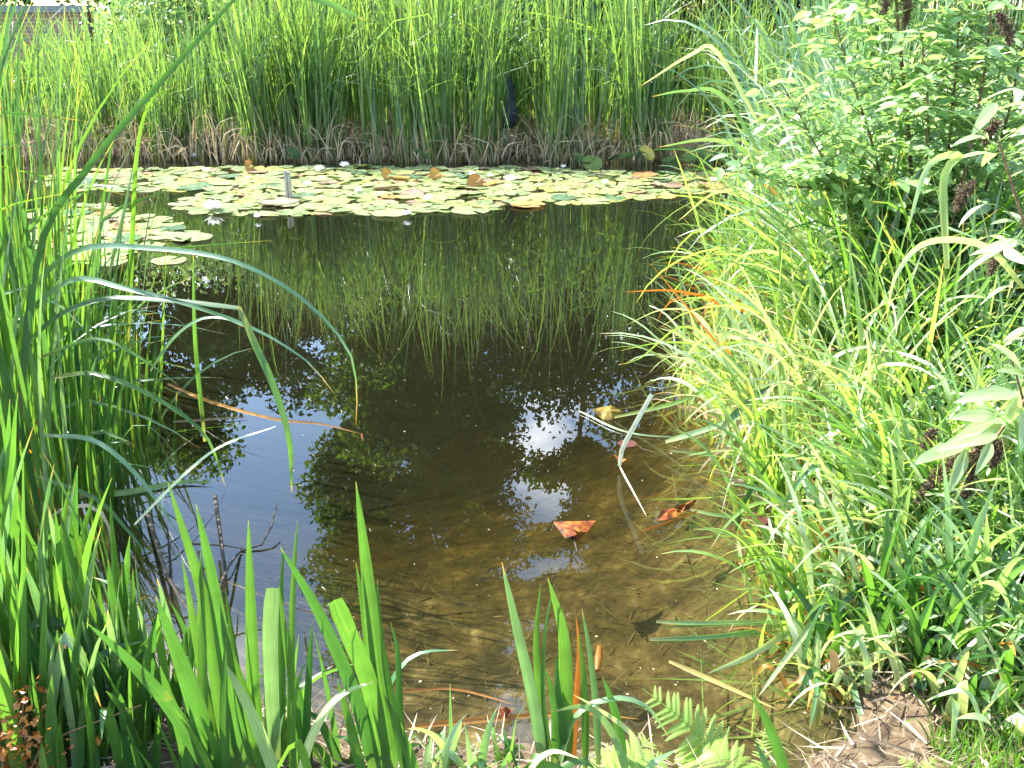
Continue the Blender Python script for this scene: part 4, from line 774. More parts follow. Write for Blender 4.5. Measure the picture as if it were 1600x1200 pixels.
# folded triangular leaf: a flat back flap, a rolled front flap and the stalk
RB = at(897, 830, .01); rl = empty('fallen_leaf', RB, 'red and orange triangular folded leaf floating alone in open water', 'leaf')
def flap(pix, nm):
    P = [at(a, b_, zz_) - RB for a, b_, zz_ in pix]; V = np.array(P); n = len(V); c_ = V.mean(0) + [0, 0, .006]; m_ = MB(); V2 = np.vstack([V, c_]); m_.add(V2, [(i, (i + 1) % n, n) for i in range(n)], V2[:, :2] * 9); o = m_.build(nm, M['autumn'], rl, smooth=False); md = o.modifiers.new('thickness', 'SOLIDIFY'); md.thickness = .0015
flap([(865, 816, .012), (890, 815, .02), (931, 814, .012), (918, 830, .008), (903, 846, .006), (893, 842, .008), (880, 828, .01)], 'back_flap')
flap([(865, 817, .02), (880, 824, .026), (905, 828, .03), (900, 836, .026), (884, 842, .018), (876, 832, .018)], 'front_flap')
flap([(889, 820, .034), (912, 816, .036), (918, 823, .03), (905, 832, .034), (896, 828, .038)], 'rolled_edge')
m_ = MB(); tube(m_, [at(897, 844, .008) - RB, at(902, 862, .0) - RB], .0035, .002, 6); m_.build('stalk', M['bark'], rl)
fallen('fallen_leaf', 'orange wrinkled leaf floating beside the right bank reeds', 1050, 802, [(-23, 12), (-18, 3), (-5, -2), (12, -6), (22, -14), (38, -20), (34, -12), (16, 0), (6, 8), (-8, 12)], M['autumn'])
fallen('fallen_leaf', 'ochre leaf floating at the tip of the yellow reed', 945, 648, [(-20, -1), (-10, -8), (10, -8), (30, -10), (32, -4), (12, 5), (-2, 6)], M['ochre'])
fallen('fallen_leaf', 'tiny pale orange leaf on the bent white reed', 970, 720, [(-10, -5), (0, -3), (9, 3), (-2, 5)], M['autumn'], z=.02)
fallen('fallen_leaf', 'small yellow and red leaf at the near shore', 790, 1120, [(-10, -2), (0, -8), (12, -10), (10, -2), (-4, 6)], M['autumn'])
fallen('fallen_leaf', 'brown yellow scrap of leaf caught in reeds near the right bank', 1155, 884, [(-8, -6), (4, -10), (12, 0), (6, 8), (-6, 5)], M['ochre'])
# submerged rust cone (seed spike) near the iris clump
m_ = MB(); tube(m_, [at(937, 1012, -.02), at(935, 1030, -.02), at(933, 1048, -.03)], [.008, .011, .007], sides=8); tag(m_.build('sunken_seed_spike', M['rust']), 'orange brown seed spike sunk in the shallows right of the iris clump', 'seed spike')

# ------------------------------------------------------------------ right bank
def sedge(name, label, bx, by, n, h, wid, mat, lean, bend, az=None, azs=3.2, nd=8, z=.05, world=None, group=None, cat='sedge', deadmat='dead', kinks=.15, power=1.6, spread=.06):
    b = at(bx, by, z) if world is None else np.array([*world, 0.]); b[2] = gz(b[0], b[1])
    e = empty(name, b, label, cat, group)
    def mk(n, h, mt, nm, ln, bd, wd):
        m_ = MB(); q = np.c_[rng.normal(0, spread, (n, 2)), np.full(n, -.02)]; a = rng.normal(az if az is not None else 0, azs if az is not None else 9, n)
        kp = np.where(rng.random(n) < kinks, rng.uniform(.4, .8, n), 5)
        blades(m_, q, a, np.abs(rng.normal(ln, .15, n)), np.abs(rng.normal(bd, .4, n)), rng.uniform(.55, 1, n) * h, rng.uniform(.7, 1.15, n) * wd, twist=rng.normal(0, .7, n), roll=rng.normal(0, .5, n), k=12, power=power, kinkpos=kp, kinkang=rng.uniform(.6, 1.9, n)); m_.build(nm, M[mt], e)
    mk(n, h, mat, 'leaves', lean, bend, wid)
    if nd: mk(nd, h * .6, deadmat, 'dead_leaves', lean + .25, bend + .4, wid)
    return e
# tall sea-green cattails behind the shrub
i = 0
RC = [(1200, 420, 2.0, 'leftmost of the tall arching cattails over the right bank'), (1240, 400, 2.2, 'tall cattail with whitish arching leaves behind the leafy shrub'), (1290, 380, 2.3, 'tall cattail rising behind the shrub sprays'), (1330, 400, 2.3, 'tall cattail between the shrub and the far reeds'), (1180, 360, 1.9, 'cattail at the bend of the far right shore'), (1260, 450, 1.9, 'cattail leaning over the pads from the right'), (1220, 330, 2.1, 'cattail at the far end of the right bank'), (1360, 350, 2.2, 'cattail hidden behind the shrub'), (1300, 330, 2.2, 'farther cattail of the right bank'), (1150, 300, 1.9, 'cattail where the right bank meets the reed bed'), (1230, 300, 2.0, 'green cattail beyond the right end of the pads'), (1400, 320, 2.1, 'tall cattail deep in the right bank')]
for (bx, by, h, lab) in RC:
    b = at(bx, by, 0); b[2] = gz(b[0], b[1]); p_ = Plant('cattail_plant', lab, 'cattail', b, 'tall cattails of the right bank')
    p_.rleaf(16, (h * .6, h * 1.1), .024, mat='cattail_grey', lean=(.1, .12), bend=1.5, spread=.08, kinks=.15, az=rng.choice([3.1, 3.5, 1.5]), k=14, power=2.4)
    p_.rleaf(3, (h * .3, h * .7), .022, mat='cattail_near', lean=(.15, .1), bend=1.4, spread=.08, az=3.14, k=14)
# sedge tufts fringing the water
SD = [(1120, 560, .75, 'sedge_sheen', 'arching sedge tuft leaning out farthest over the water'), (1150, 620, .7, 'sedge', 'yellow green sedge tuft above the bent reed'), (1180, 500, .95, 'sedge', 'sedge tuft below the arching cattails'), (1200, 660, .7, 'sedge_sheen', 'pale sedge tuft beside the dark water pocket'), (1230, 560, .95, 'sedge', 'tall sedge tuft in the middle of the right bank'),
      (1260, 700, .75, 'sedge_sheen', 'sheen coloured sedge tuft with folded leaves over dark water'), (1150, 470, .8, 'sedge', 'thin sedge tuft at the far right shoreline'), (1230, 760, .6, 'sedge', 'sedge tuft standing in shallow water'), (1290, 640, .9, 'sedge', 'thick sedge tuft below the leafy shrub'), (1320, 740, .75, 'sedge_sheen', 'pale sedge tuft left of the seed heads'),
      (1300, 830, .5, 'sedge', 'short sedge tuft at the edge of the shallow water'), (1350, 880, .45, 'sedge_sheen', 'sheen whitened sedge tuft above the straw'), (1250, 880, .42, 'sedge', 'sparse sedge tuft rooted in clear water'), (1270, 960, .38, 'sedge', 'sedge tuft spreading over the brown shallows'), (1330, 960, .4, 'sedge_sheen', 'flattened pale sedge near the straw mound'),
      (1400, 800, .65, 'sedge', 'sedge tuft right under the seed heads'), (1370, 690, .9, 'cattail_near', 'green leafed sedge in the middle of the thicket'), (1430, 650, 1.0, 'cattail_near', 'broad dark green sedge left of the lance leaved shrub'), (1450, 560, 1.1, 'cattail_near', 'dark green sedge behind the long arching leaves'), (1380, 600, 1.05, 'sedge', 'tall sedge in the centre of the thicket'),
      (1330, 560, 1.0, 'sedge', 'light sedge in front of the shrub stems'), (1500, 620, 1.05, 'cattail_near', 'green sedge mass behind the lance leaves'), (1560, 560, 1.1, 'cattail_near', 'shaded sedge at the right edge'), (1590, 680, .9, 'iris', 'sedge behind the big leaves at the right edge'), (1280, 520, .9, 'sedge_sheen', 'pale arching sedge beside the shrub foot'),
      (1480, 900, .5, 'iris', 'leafy green tuft below the right seed head'), (1540, 880, .55, 'iris', 'broad green tuft at the right edge'), (1590, 940, .55, 'iris', 'green tuft cut by the right edge of the frame'), (1430, 930, .42, 'iris', 'pale edged tuft above the straw mound'), (1390, 1000, .34, 'iris', 'short tuft at the back of the straw mound'),
      (1500, 1000, .42, 'iris', 'bushy green tuft right of the straw mound'), (1560, 1050, .42, 'iris', 'green tuft above the short grass'), (1440, 1060, .3, 'iris', 'low green tuft with folded pale leaves'), (1330, 1040, .26, 'sedge_sheen', 'low pale tuft on the straw mound'), (1600, 1120, .4, 'iris', 'lowest green tuft at the right edge')]
for (bx, by, h, mt, lab) in SD:
    upright = mt in ('iris',)
    sedge('sedge_tuft' if mt != 'iris' else 'iris_tuft', lab, bx, by, 44 if by < 780 else 32, h * (1.15 if bx < 1210 else 1.38), .0185 if not upright else .022, mt if mt != 'iris' or rng.random() < .4 else 'iris_pale', .13 if not upright else .2, 1.15 if not upright else .8, az=3.1 if bx < 1300 else None, azs=1.1, nd=12 if by < 780 else 7, cat='sedge' if mt != 'iris' else 'iris', deadmat='dead' if rng.random() < .6 else 'rust')
for j, (bx, by, h) in enumerate([(1335, 1010, .3), (1385, 1045, .28), (1450, 1010, .34), (1490, 1075, .34), (1420, 960, .36), (1530, 1110, .32), (1300, 985, .25), (1560, 1000, .4), (1370, 975, .34), (1475, 960, .4), (1600, 1060, .38), (1520, 940, .42), (1460, 1110, .2), (1550, 1150, .3)]):
    sedge('iris_tuft', 'low leafy tuft around the straw mound of the right bank', bx, by, 24, h, .021, ['iris', 'sedge_sheen', 'iris_pale', 'iris_pale'][j % 4], .3, .9, nd=6, group='low tufts around the straw mound', cat='iris')
k = 0
while k < 85:                                                   # fill of the thicket
    bx = rng.uniform(1240, 1750); by = rng.uniform(330, 1000)
    if bx < 1300 + (by > 700) * 40: continue
    h = float(np.interp(by, [330, 600, 1000], [1.75, 1.25, .5])); mt = rng.choice(['sedge', 'cattail_near', 'iris_pale', 'sedge_sheen'], p=[.3, .2, .25, .25])
    sedge('sedge_tuft', 'green sedge filling the thicket of the right bank' if by < 700 else 'low green sedge filling the foot of the right bank', bx, by, 38, h, .018, mt, .16, 1.2, nd=7, group='sedges filling the right bank thicket' if by < 700 else 'low sedges of the right bank'); k += 1
for (bx, by, h, lab) in [(1140, 590, .95, 'upright yellow green reed at the outer fringe of the right bank'), (1175, 560, 1.1, 'upright reed just inside the outer fringe'), (1200, 600, 1.1, 'straight green reed above the pale folded leaves'), (1245, 620, 1.15, 'tall straight reed in the middle of the fringe'),
                         (1290, 700, 1.0, 'upright reed beside the dark water pocket'), (1165, 430, 1.3, 'upright reed at the far part of the fringe'), (1330, 660, 1.25, 'stout upright reed below the shrub'), (1215, 760, .7, 'thin reed standing in the shallows'), (1390, 730, 1.1, 'upright reed before the thicket'), (1450, 720, 1.1, 'stout pale stemmed reed left of the lance leaves'), (1540, 800, .9, 'upright green reed right of the seed heads'), (1320, 600, 1.6, 'tall pale reed fanning out below the shrub'), (1380, 570, 1.7, 'tall reed crossing in front of the shrub stems'), (1270, 560, 1.55, 'tall reed left of the shrub stems'),
                         (1440, 600, 1.6, 'tall reed rising under the curved pale leaves'), (1510, 640, 1.45, 'tall reed behind the lance leaves'), (1230, 500, 1.5, 'tall reed between the fringe and the shrub'), (1330, 500, 1.7, 'tall reed at the back under the shrub')]:
    sedge('reed_plant', lab, bx, by, 26 if h < 1.4 else 40, h, .019 if h < 1.4 else .022, rng.choice(['sedge', 'cattail_grey', 'iris_pale'] if h < 1.4 else ['iris_pale', 'sedge_sheen', 'cattail_grey']), .08 if h < 1.4 else .16, .55 if h < 1.4 else 1.3, nd=5, cat='reed', deadmat='rust', power=3.0, spread=.09)
# named arching leaves of the right bank
RA = Plant('sedge_plant', 'sedge with long whitish leaves arching out over the water', 'sedge', at(1330, 780, .05))
for P, wd, mt, rl_ in [([(1220, 780, 3.3), (1245, 640, 3.3), (1300, 560, 3.2), (1370, 540, 3.15), (1400, 548, 3.1)], .022, 'sedge_sheen', .3), ([(1200, 640, 3.9), (1190, 560, 3.9), (1140, 525, 3.8), (1085, 540, 3.7), (1055, 620, 3.7)], .020, 'sedge_sheen', .5),
                        ([(1480, 420, 2.9), (1475, 280, 2.9), (1500, 243, 2.8), (1450, 260, 2.7), (1415, 370, 2.65)], .024, 'sedge_sheen', .3), ([(1600, 450, 2.8), (1540, 385, 2.8), (1450, 378, 2.7), (1400, 430, 2.6), (1385, 500, 2.6)], .020, 'sedge_sheen', .4),
                        ([(1270, 500, 3.8), (1240, 410, 3.8), (1170, 395, 3.7), (1110, 450, 3.7)], .018, 'sedge_sheen', .6), ([(1240, 380, 4.8), (1180, 310, 4.8), (1120, 300, 4.7), (1060, 345, 4.6)], .022, 'sedge_sheen', .6), ([(1230, 320, 5), (1170, 240, 5), (1110, 218, 4.9), (1028, 230, 4.8)], .026, 'cattail_grey', .5),
                        ([(1200, 260, 5), (1130, 150, 5), (1070, 142, 4.9), (1018, 151, 4.8)], .022, 'cattail_grey', .4), ([(1190, 200, 5), (1120, 80, 5), (1080, 85, 4.9), (1000, 135, 4.8)], .022, 'sedge_sheen', .5), ([(1160, 560, 4.3), (1110, 440, 4.3), (1060, 420, 4.2), (1002, 411, 4.2)], .008, 'cattail_grey', .5),
                        ([(1180, 560, 4.2), (1130, 480, 4.2), (1060, 455, 4.1), (972, 456, 4.0)], .014, 'rust', .4), ([(1200, 700, 3.5), (1160, 590, 3.6), (1090, 500, 3.6), (1015, 410, 3.6)], .010, 'rust', .2), ([(1190, 650, 3.7), (1140, 560, 3.7), (1070, 510, 3.6), (1000, 560, 3.6), (965, 570, 3.6)], .012, 'sedge', .5),
                        ([(1200, 600, 3.8), (1120, 545, 3.8), (1040, 535, 3.7), (968, 548, 3.7)], .010, 'sedge', .5), ([(1150, 600, 3.8), (1100, 500, 3.8), (1040, 483, 3.7), (978, 508, 3.7)], .009, 'sedge_sheen', .5), ([(1230, 840, 2.9), (1232, 770, 2.9), (1225, 650, 2.9), (1210, 560, 2.9)], .018, 'sedge_sheen', .2),
                        ([(1240, 830, 2.9), (1245, 760, 2.9), (1290, 690, 2.85), (1325, 668, 2.8)], .022, 'sedge_sheen', .4), ([(1130, 715, 3.3), (1155, 670, 3.3), (1190, 663, 3.3), (1205, 660, 3.3)], .02, 'sedge_sheen', .3), ([(1040, 690, 3.5), (1120, 665, 3.45), (1180, 640, 3.4)], .022, 'sedge_sheen', .1), ([(1125, 672, 3.4), (1180, 620, 3.4), (1240, 590, 3.35)], .026, 'cattail_near', .3),
                        ([(1150, 830, 2.95), (1160, 790, 2.95), (1208, 712, 2.9)], .018, 'iris', .1), ([(1152, 835, 2.95), (1158, 880, 2.85), (1170, 950, 2.75)], .012, 'sedge_sheen', .1)]:
    RA.leaf(P3(*P), wd, mt, roll=rl_, k=20)
RB2 = Plant('reed_plant', 'pale folded reed leaves sprawling from the straw mound over the shallows', 'reed', at(1290, 1000, .05))
for P, wd, mt in [([(1310, 945, 2.4), (1250, 975, 2.35), (1180, 1020, 2.2), (1104, 1053, 2.1)], .02, 'sedge_sheen'), ([(1250, 970, 2.4), (1130, 975, 2.45), (1022, 980, 2.45)], .014, 'sedge'), ([(1240, 985, 2.35), (1120, 995, 2.35), (1010, 1005, 2.35)], .012, 'sedge'), ([(1280, 960, 2.3), (1220, 1040, 2.1), (1185, 1088, 2.0)], .017, 'sedge_sheen'),
                  ([(1275, 1010, 2.2), (1275, 1080, 2.05), (1265, 1140, 1.95)], .014, 'cattail_grey'), ([(1325, 1030, 2.15), (1340, 1100, 2.0), (1372, 1185, 1.85)], .016, 'cattail_grey'), ([(1310, 1010, 2.2), (1340, 1050, 2.1), (1365, 1110, 2.0)], .018, 'iris'), ([(1330, 770, 2.7), (1290, 830, 2.6), (1240, 860, 2.55)], .016, 'sedge_sheen'), ([(1340, 820, 2.6), (1300, 850, 2.5), (1250, 878, 2.5)], .014, 'sedge_sheen'),
                  ([(1330, 930, 2.4), (1300, 890, 2.4), (1255, 880, 2.4)], .018, 'sedge_sheen'), ([(1350, 925, 2.4), (1370, 860, 2.4), (1410, 820, 2.4)], .018, 'sedge_sheen'), ([(1470, 1080, 2.0), (1480, 1060, 2.0), (1520, 1045, 2.0)], .02, 'sedge_sheen'), ([(1400, 1090, 2.05), (1440, 1060, 2.0), (1500, 1050, 2.0)], .014, 'sedge_sheen'), ([(1235, 975, 2.35), (1222, 920, 2.35), (1208, 890, 2.35)], .014, 'iris')]:
    RB2.leaf(P3(*P), wd, mt, roll=.15, k=16)

# shrubs
def shrub(name, label, world, stems, leafT, lsize, mat, seed, heads=(), spacing=.04, droop=.3, dens=.019):
    global rng
    keep = rng; rng = np.random.default_rng(seed); b = np.array(world); e = empty(name, b, label, 'shrub')
    for (P, r_) in stems:
        C = spline(np.array(P) - b, 24); m_ = MB(); tube(m_, C, r_, r_ * .3, 6); m_.build('stem', M['twig'], e)
        m_ = MB(); O = []; D = []; U = []
        T = nrm(np.gradient(C, axis=0)); d = np.r_[0, np.cumsum(np.linalg.norm(np.diff(C, axis=0), axis=1))]
        nside = int(d[-1] / dens)
        twigs = MB(); has = False
        for j in range(nside):                                  # side twigs carry the leaves
            t0 = rng.uniform(.25, 1) * d[-1]; p0 = np.array([np.interp(t0, d, C[:, q]) for q in range(3)])
            a = rng.uniform(0, 6.28); dr = np.array([math.cos(a), math.sin(a), rng.uniform(.0, .6)]); ln = rng.uniform(.12, .34) * (1.1 - .5 * t0 / d[-1])
            p1 = p0 + dr * ln * .6 + [0, 0, .02]; p2 = p0 + dr * ln + [0, 0, -.04 * ln]; S_ = spline([p0, p1, p2], 7); tube(twigs, S_, .0025, .001, 4); has = True
            tt = nrm(np.gradient(S_, axis=0)); nl = max(2, int(ln / spacing))
            for u in np.linspace(.25, 1, nl):
                pp = np.array([np.interp(u, np.linspace(0, 1, 7), S_[:, q]) for q in range(3)]); td = tt[int(u * 6)]; sd_ = nrm(np.cross(td, [0, 0, 1]))
                for sg in (-1, 1):
                    O.append(pp); D.append(sd_ * sg + td * .6 + rng.normal(0, .2, 3) - [0, 0, droop * rng.random()]); U.append(np.array([0, 0, 1]) + rng.normal(0, .35, 3))
        if has: twigs.build('twigs', M['greenstem'], e)
        O, D, U = map(np.array, (O, D, U)); scatter(m_, *leafT, O, D, U, rng.uniform(.6, 1.2, len(O)) * lsize); m_.build('foliage', M[mat], e)
    for (P, s_) in heads: seed_head(P, s_, e, b)
    rng = keep
    return e
OCT = (np.array([(1, 0, 0), (-1, 0, 0), (0, 1, 0), (0, -1, 0), (0, 0, 1), (0, 0, -1)], float), np.array([(0, 2, 4), (2, 1, 4), (1, 3, 4), (3, 0, 4), (2, 0, 5), (1, 2, 5), (3, 1, 5), (0, 3, 5)]), np.zeros((6, 2)))
def seed_head(P, s_, parent, b):
    C = spline(np.array(P) - b, 20); n = int(800 * s_); u = rng.random(n) ** .9; O = np.stack([np.interp(u, np.linspace(0, 1, 20), C[:, q]) for q in range(3)], -1)
    rad = np.interp(u, [0, .3, .8, 1], [.35, 1, .7, .15]) * .028 * (.7 + .3 * np.sin(u * 60)); D = rdir(n); O = O + D * (rad * rng.uniform(.3, 1.1, n))[:, None]
    m_ = MB(); scatter(m_, *OCT, O, D, rdir(n), np.stack([np.full(n, .0022), rng.uniform(.004, .007, n), np.full(n, .0022)], -1)); tube(m_, C, .0022, .001, 5); m_.build('seed_head', M['seed'], parent, smooth=False)
g1 = at(1420, 600, .1)
shrub('leafy_shrub', 'tall leafy shrub with small oval leaves above the right bank', g1, [([g1, atY(1425, 300, 3.9), atY(1400, 0, 3.8), atY(1405, -80, 3.8)], .014), ([g1, atY(1350, 380, 3.9), atY(1260, 200, 3.8), atY(1220, 130, 3.7)], .008), ([g1, atY(1330, 330, 3.9), atY(1230, 290, 3.7), atY(1150, 262, 3.6)], .008), ([g1, atY(1380, 300, 4.0), atY(1330, 120, 4), atY(1300, 20, 4)], .009),
      ([g1, atY(1470, 330, 3.8), atY(1490, 150, 3.7), atY(1500, 20, 3.7)], .010), ([g1, atY(1520, 350, 3.8), atY(1570, 200, 3.7), atY(1600, 60, 3.6)], .010), ([g1, atY(1440, 330, 3.7), atY(1450, 180, 3.6), atY(1440, 60, 3.6)], .010), ([g1, atY(1560, 450, 3.7), atY(1640, 300, 3.6), atY(1660, 100, 3.6)], .01), ([g1, atY(1500, 300, 3.6), atY(1540, 100, 3.6), atY(1550, -20, 3.6)], .01)],
      LEAF_OVAL, .06, 'shrub', 31, heads=[([atY(1415, -15, 3.7), atY(1418, 10, 3.7), atY(1412, 45, 3.7)], .9), ([atY(1390, -20, 3.7), atY(1385, 0, 3.7), atY(1380, 22, 3.7)], .7)])
g2 = at(1640, 900, .12)
shrub('lance_leaved_shrub', 'shrub with long pale lance shaped leaves and drooping seed heads', g2, [([g2, atY(1630, 760, 2.5), atY(1600, 630, 2.45), atY(1580, 560, 2.4)], .008), ([g2, atY(1640, 500, 2.7), atY(1600, 350, 2.7), atY(1560, 220, 2.7)], .009), ([g2, atY(1690, 400, 2.8), atY(1650, 200, 2.8), atY(1600, 120, 2.8)], .009)],
      LEAF_LANCE, .12, 'buddleia', 32, spacing=.1, dens=.09, heads=[([atY(1505, 712, 2.4), atY(1470, 738, 2.4), atY(1432, 785, 2.4)], 1.3), ([atY(1530, 690, 2.4), atY(1520, 730, 2.4), atY(1505, 785, 2.4)], 1.3), ([atY(1555, 690, 2.4), atY(1560, 700, 2.4), atY(1550, 728, 2.4)], .9), ([atY(1560, 190, 2.9), atY(1548, 205, 2.9), atY(1538, 226, 2.9)], .8), ([atY(1520, 285, 2.9), atY(1508, 300, 2.9), atY(1493, 330, 2.9)], .8), ([atY(1575, 380, 2.9), atY(1560, 400, 2.9), atY(1545, 430, 2.9)], .9), ([atY(1560, 20, 3), atY(1575, 50, 3), atY(1578, 70, 3)], .7), ([atY(1460, 670, 2.5), atY(1452, 685, 2.5), atY(1440, 700, 2.5)], .4)])
# hand placed big leaves of the lance leaved shrub
g3 = at(1650, 960, .12); LSH = empty('broad_leaf_shrub', g3, 'shrub sprig with large grooved leaves at the right edge above the seed heads', 'shrub')
tw = [atY(1480, 730, 2.4), atY(1560, 680, 2.4), atY(1590, 640, 2.4), atY(1650, 610, 2.4), g3]
m_ = MB(); tube(m_, np.array(tw) - g3, .004, .006, 6, smoothk=14); m_.build('stem', M['twig'], LSH)
for (x0_, y0_, x1_, y1_, up) in [(1595, 618, 1507, 612, .7), (1590, 650, 1500, 672, .8), (1575, 660, 1500, 640, .6), (1510, 698, 1433, 712, .9), (1560, 680, 1478, 690, .5), (1510, 700, 1487, 765, .2), (1550, 690, 1530, 735, .2), (1600, 590, 1570, 530, .5), (1600, 640, 1600, 700, .2), (1630, 600, 1575, 565, .8), (1600, 660, 1640, 700, .5), (1570, 660, 1600, 610, .5)]:
    a_, b_ = atY(x0_, y0_, 2.4), atY(x1_, y1_, 2.32); ln = np.linalg.norm(b_ - a_); m_ = MB(); scatter(m_, *leaf_template(.27, .18, .2, 8, .38), (a_ - g3)[None], (b_ - a_)[None] / ln, np.array([[0, -.6 + up * .3, up + .3]]), ln * 1.05); m_.build('leaf', M['buddleia'], LSH)

# ferns
def pinna():
    y = np.linspace(0, 1, 27); w_ = .19 * (1 - y) ** .55 * np.where(np.arange(27) % 2, 1.0, .45); w_[-1] = .004
    V = []; U = []; Q = []
    for i in range(27):
        yo = y[i] + (.03 if i % 2 else 0); z = -.18 * y[i] ** 2; V += [[-w_[i], yo, z - .02], [0, y[i], z], [w_[i], yo, z - .02]]; U += [[0, y[i]], [.5, y[i]], [1, y[i]]]
    for i in range(26):
        for j in (0, 1): q = i * 3 + j; Q.append([q, q + 1, q + 4, q + 3])
    return np.array(V), np.array(Q), np.array(U)
PINNA = pinna()
def frond(e, P, L0, base, npin=24, wid=.1):
    C = spline(np.array(P) - base, 40); T = nrm(np.gradient(C, axis=0)); m_ = MB(); tube(m_, C, .0022, .0008, 5)
    O = []; D = []; U = []; S = []
    view = nrm(C - (np.array([0, 0, CAMH]) - base))
    for i in range(npin):
        u = .1 + .88 * i / npin; j = int(u * 39); c_ = C[j]; t_ = T[j]; nrmv = nrm(-view[j] * .7 + np.array([0, 0, .9])); sd_ = nrm(np.cross(t_, nrmv)); ln = wid * math.sin(math.pi * min(1, (1 - u) * .75 + .14)) ** .8 * (1.15 - u * .75)
        for sg in (-1, 1):
            dr = nrm(sd_ * sg + t_ * .5); O.append(c_); D.append(dr + rng.normal(0, .04, 3)); U.append(nrmv); S.append(ln)
    scatter(m_, *PINNA, np.array(O), np.array(D), np.array(U), np.array(S)); m_.build('frond', M['fern'], e)
def fern(label, bx, by, fr, wid=.085):
    b = at(bx, by, .1); e = empty('fern', b, label, 'fern')
    for P in fr: frond(e, [b] + [atY(*q) for q in P], 0, b, wid=wid)
fern('large light green fern frond arching up over the shallows', 1150, 1260, [[(1120, 1190, 1.82), (1070, 1130, 1.86), (1004, 1075, 1.9)], [(1150, 1215, 1.75), (1120, 1180, 1.8), (1090, 1165, 1.85)]], .12)
fern('pale fern at the bottom edge left of the large frond', 900, 1270, [[(940, 1215, 1.7), (985, 1185, 1.72), (1020, 1148, 1.75)], [(960, 1230, 1.66), (1000, 1200, 1.68), (1045, 1185, 1.7)]], .09)
fern('small sparse fern beside the single iris leaf', 1200, 1270, [[(1195, 1215, 1.72), (1192, 1170, 1.76), (1196, 1132, 1.8)]], .045)
fern('tiny pale fern at the bottom among the left irises', 400, 1260, [[(405, 1210, 1.74), (400, 1175, 1.76), (395, 1150, 1.8)], [(430, 1215, 1.72), (440, 1190, 1.74), (425, 1165, 1.76)]], .05)
fern('green fern tip at the bottom right beside the straw mound', 1440, 1275, [[(1430, 1220, 1.7), (1420, 1195, 1.72), (1400, 1180, 1.74)], [(1450, 1230, 1.68), (1450, 1200, 1.7), (1465, 1180, 1.72)]], .045)
# dry rusty fern, lower left corner
b = at(30, 1240, .1); e = empty('dry_fern', b, 'withered rust brown fern with pinkish curls in the lower left corner', 'fern')
m_ = MB(); n = 900; u = rng.random(n); O = np.stack([rng.normal(0, .06, n) * (1.1 - u * .6) + rng.choice([-.05, 0, .04], n), rng.normal(0, .04, n), u * .26], -1); scatter(m_, *LEAF_SMALL, O, rdir(n, -.3, 1), rdir(n), rng.uniform(.008, .022, n)); m_.build('withered_frond', M['rust'], e)
m_ = MB()
for q in range(9): tube(m_, [(rng.normal(0, .02), 0, -.03), (rng.normal(0, .05), 0, .12), (rng.normal(0, .08), rng.normal(0, .03), rng.uniform(.15, .3))], .003, .0015, 5, smoothk=6)
m_.build('stem', M['twig'], e)
b = at(5, 1150, .15); e = empty('cut_stump', b, 'small pale cut stump with green shoots at the left edge', 'stump'); m_ = MB(); tube(m_, [(0, 0, -.1), (0, 0, .1), (.005, 0, .17)], .035, .03, 10); m_.build('wood', M['wood'], e); m_ = MB(); blades(m_, np.tile([0, 0, .12], (9, 1)), rng.uniform(0, 6, 9), rng.uniform(.1, .6, 9), .3, rng.uniform(.06, .14, 9), .012); m_.build('shoots', M['sedge'], e)

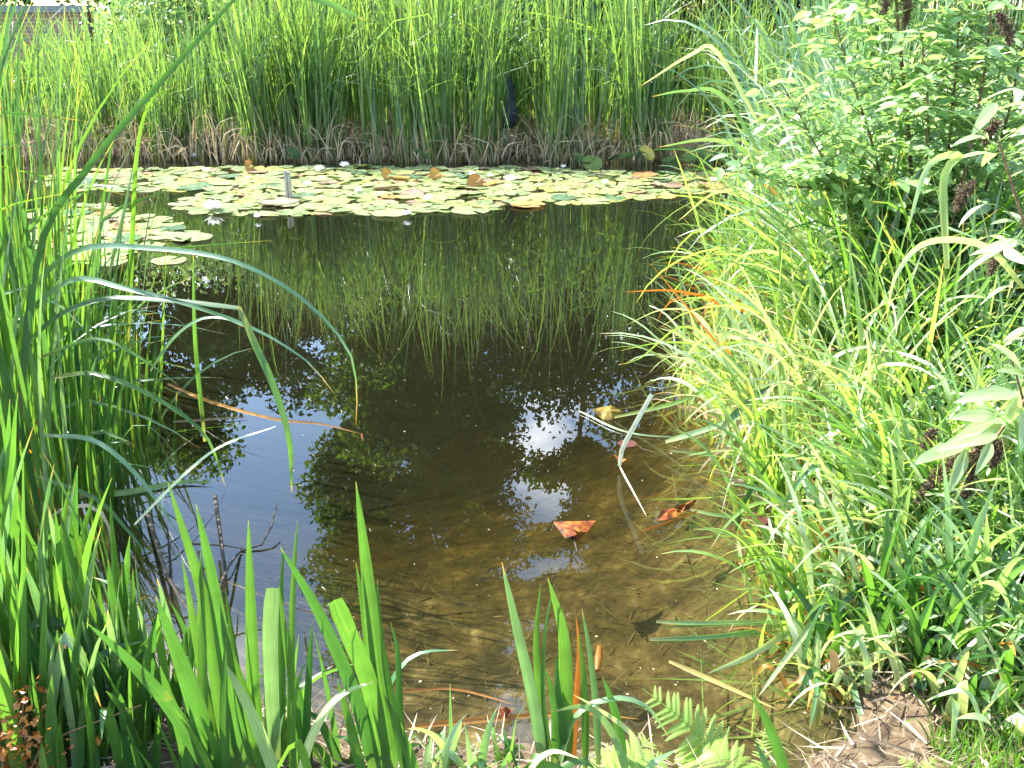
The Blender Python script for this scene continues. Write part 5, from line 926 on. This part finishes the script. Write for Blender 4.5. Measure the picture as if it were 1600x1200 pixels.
# ------------------------------------------------------------------ ground cover
def scatter_flat(n, xr, yr, cond, lr, wr, mat, name, label, cat, lift=.004, bendr=.5, tilt=.12):
    x = rng.uniform(*xr, n); y = rng.uniform(*yr, n); sd_ = pond_sd(x, y); z = ground_z(x, y); k = cond(x, y, z, sd_); x, y, z = x[k], y[k], z[k]; n = len(x)
    m_ = MB(); blades(m_, np.c_[x, y, z + lift + rng.uniform(0, .012, n)], rng.uniform(0, 6.28, n), R(90) - np.abs(rng.normal(0, tilt, n)), rng.normal(0, bendr * .4, n), rng.uniform(*lr, n), rng.uniform(*wr, n), twist=rng.normal(0, .8, n), roll=rng.uniform(0, 3, n), k=5)
    return tag(m_.build(name, mat), label, cat, kind='stuff')
scatter_flat(5200, (-1.0, 1.9), (1.5, 2.75), lambda x, y, z, s: (s > -.03) & (z > -.02) & ((x > .5) | (y < 2.0)), (.03, .16), (.002, .007), M['straw'], 'straw', 'loose pale straw and dry reed litter covering the bank', 'straw')
scatter_flat(2600, (.5, 2.6), (2.2, 5), lambda x, y, z, s: s > -.05, (.05, .3), (.003, .01), M['dead'], 'dry_litter', 'dry fallen reed litter between the sedges of the right bank', 'litter')
scatter_flat(2000, (-1.2, 1.3), (1.95, 3.8), lambda x, y, z, s: (z < -.02), (.015, .10), (.001, .006), M['weed'], 'bottom_debris', 'fine brown plant debris lying on the pond bottom', 'debris', lift=.002)
scatter_flat(520, (.45, 1.35), (2.0, 3.9), lambda x, y, z, s: (z < -.01) & (s > -.32), (.1, .4), (.004, .011), M['sedge'], 'sunken_leaves', 'sunken yellow green reed leaves in the shallows by the right bank', 'leaves', lift=.03)
n = 260; x = rng.uniform(-2.2, 1.2, n); y = 2 + 6 * rng.random(n) ** 1.5; k_ = pond_sd(x, y) < -.05; O = np.c_[x, y, np.full(n, .003)][k_]; q = len(O); D = rdir(q); D[:, 2] = 0
m_ = MB(); scatter(m_, *LEAF_SMALL, O, D, np.tile([0, 0, 1.], (q, 1)), rng.uniform(.003, .012, q)); tag(m_.build('floating_scraps', M['dead']), 'tiny scraps of seed fluff and leaf scattered on the open water', 'scraps', kind='stuff')
# short grass lower right
n = 5200; x = rng.uniform(.85, 1.75, n); y = rng.uniform(1.5, 2.05, n); k = (y < 1.98 - (1.25 - x) * .5) & (x > .93); x, y = x[k], y[k]; n = len(x)
m_ = MB(); blades(m_, np.c_[x, y, ground_z(x, y)], rng.uniform(0, 6.28, n), np.abs(rng.normal(.2, .2, n)), np.abs(rng.normal(.5, .4, n)), rng.uniform(.03, .085, n), rng.uniform(.002, .004, n), k=5)
tag(m_.build('grass', M['grass']), 'short bright lawn grass in the lower right corner', 'grass', kind='stuff')

for o in list(scene.objects):                                   # pad shapes that no place asked for
    if o.name.startswith('lily_pad') and 'label' not in o: bpy.data.objects.remove(o)
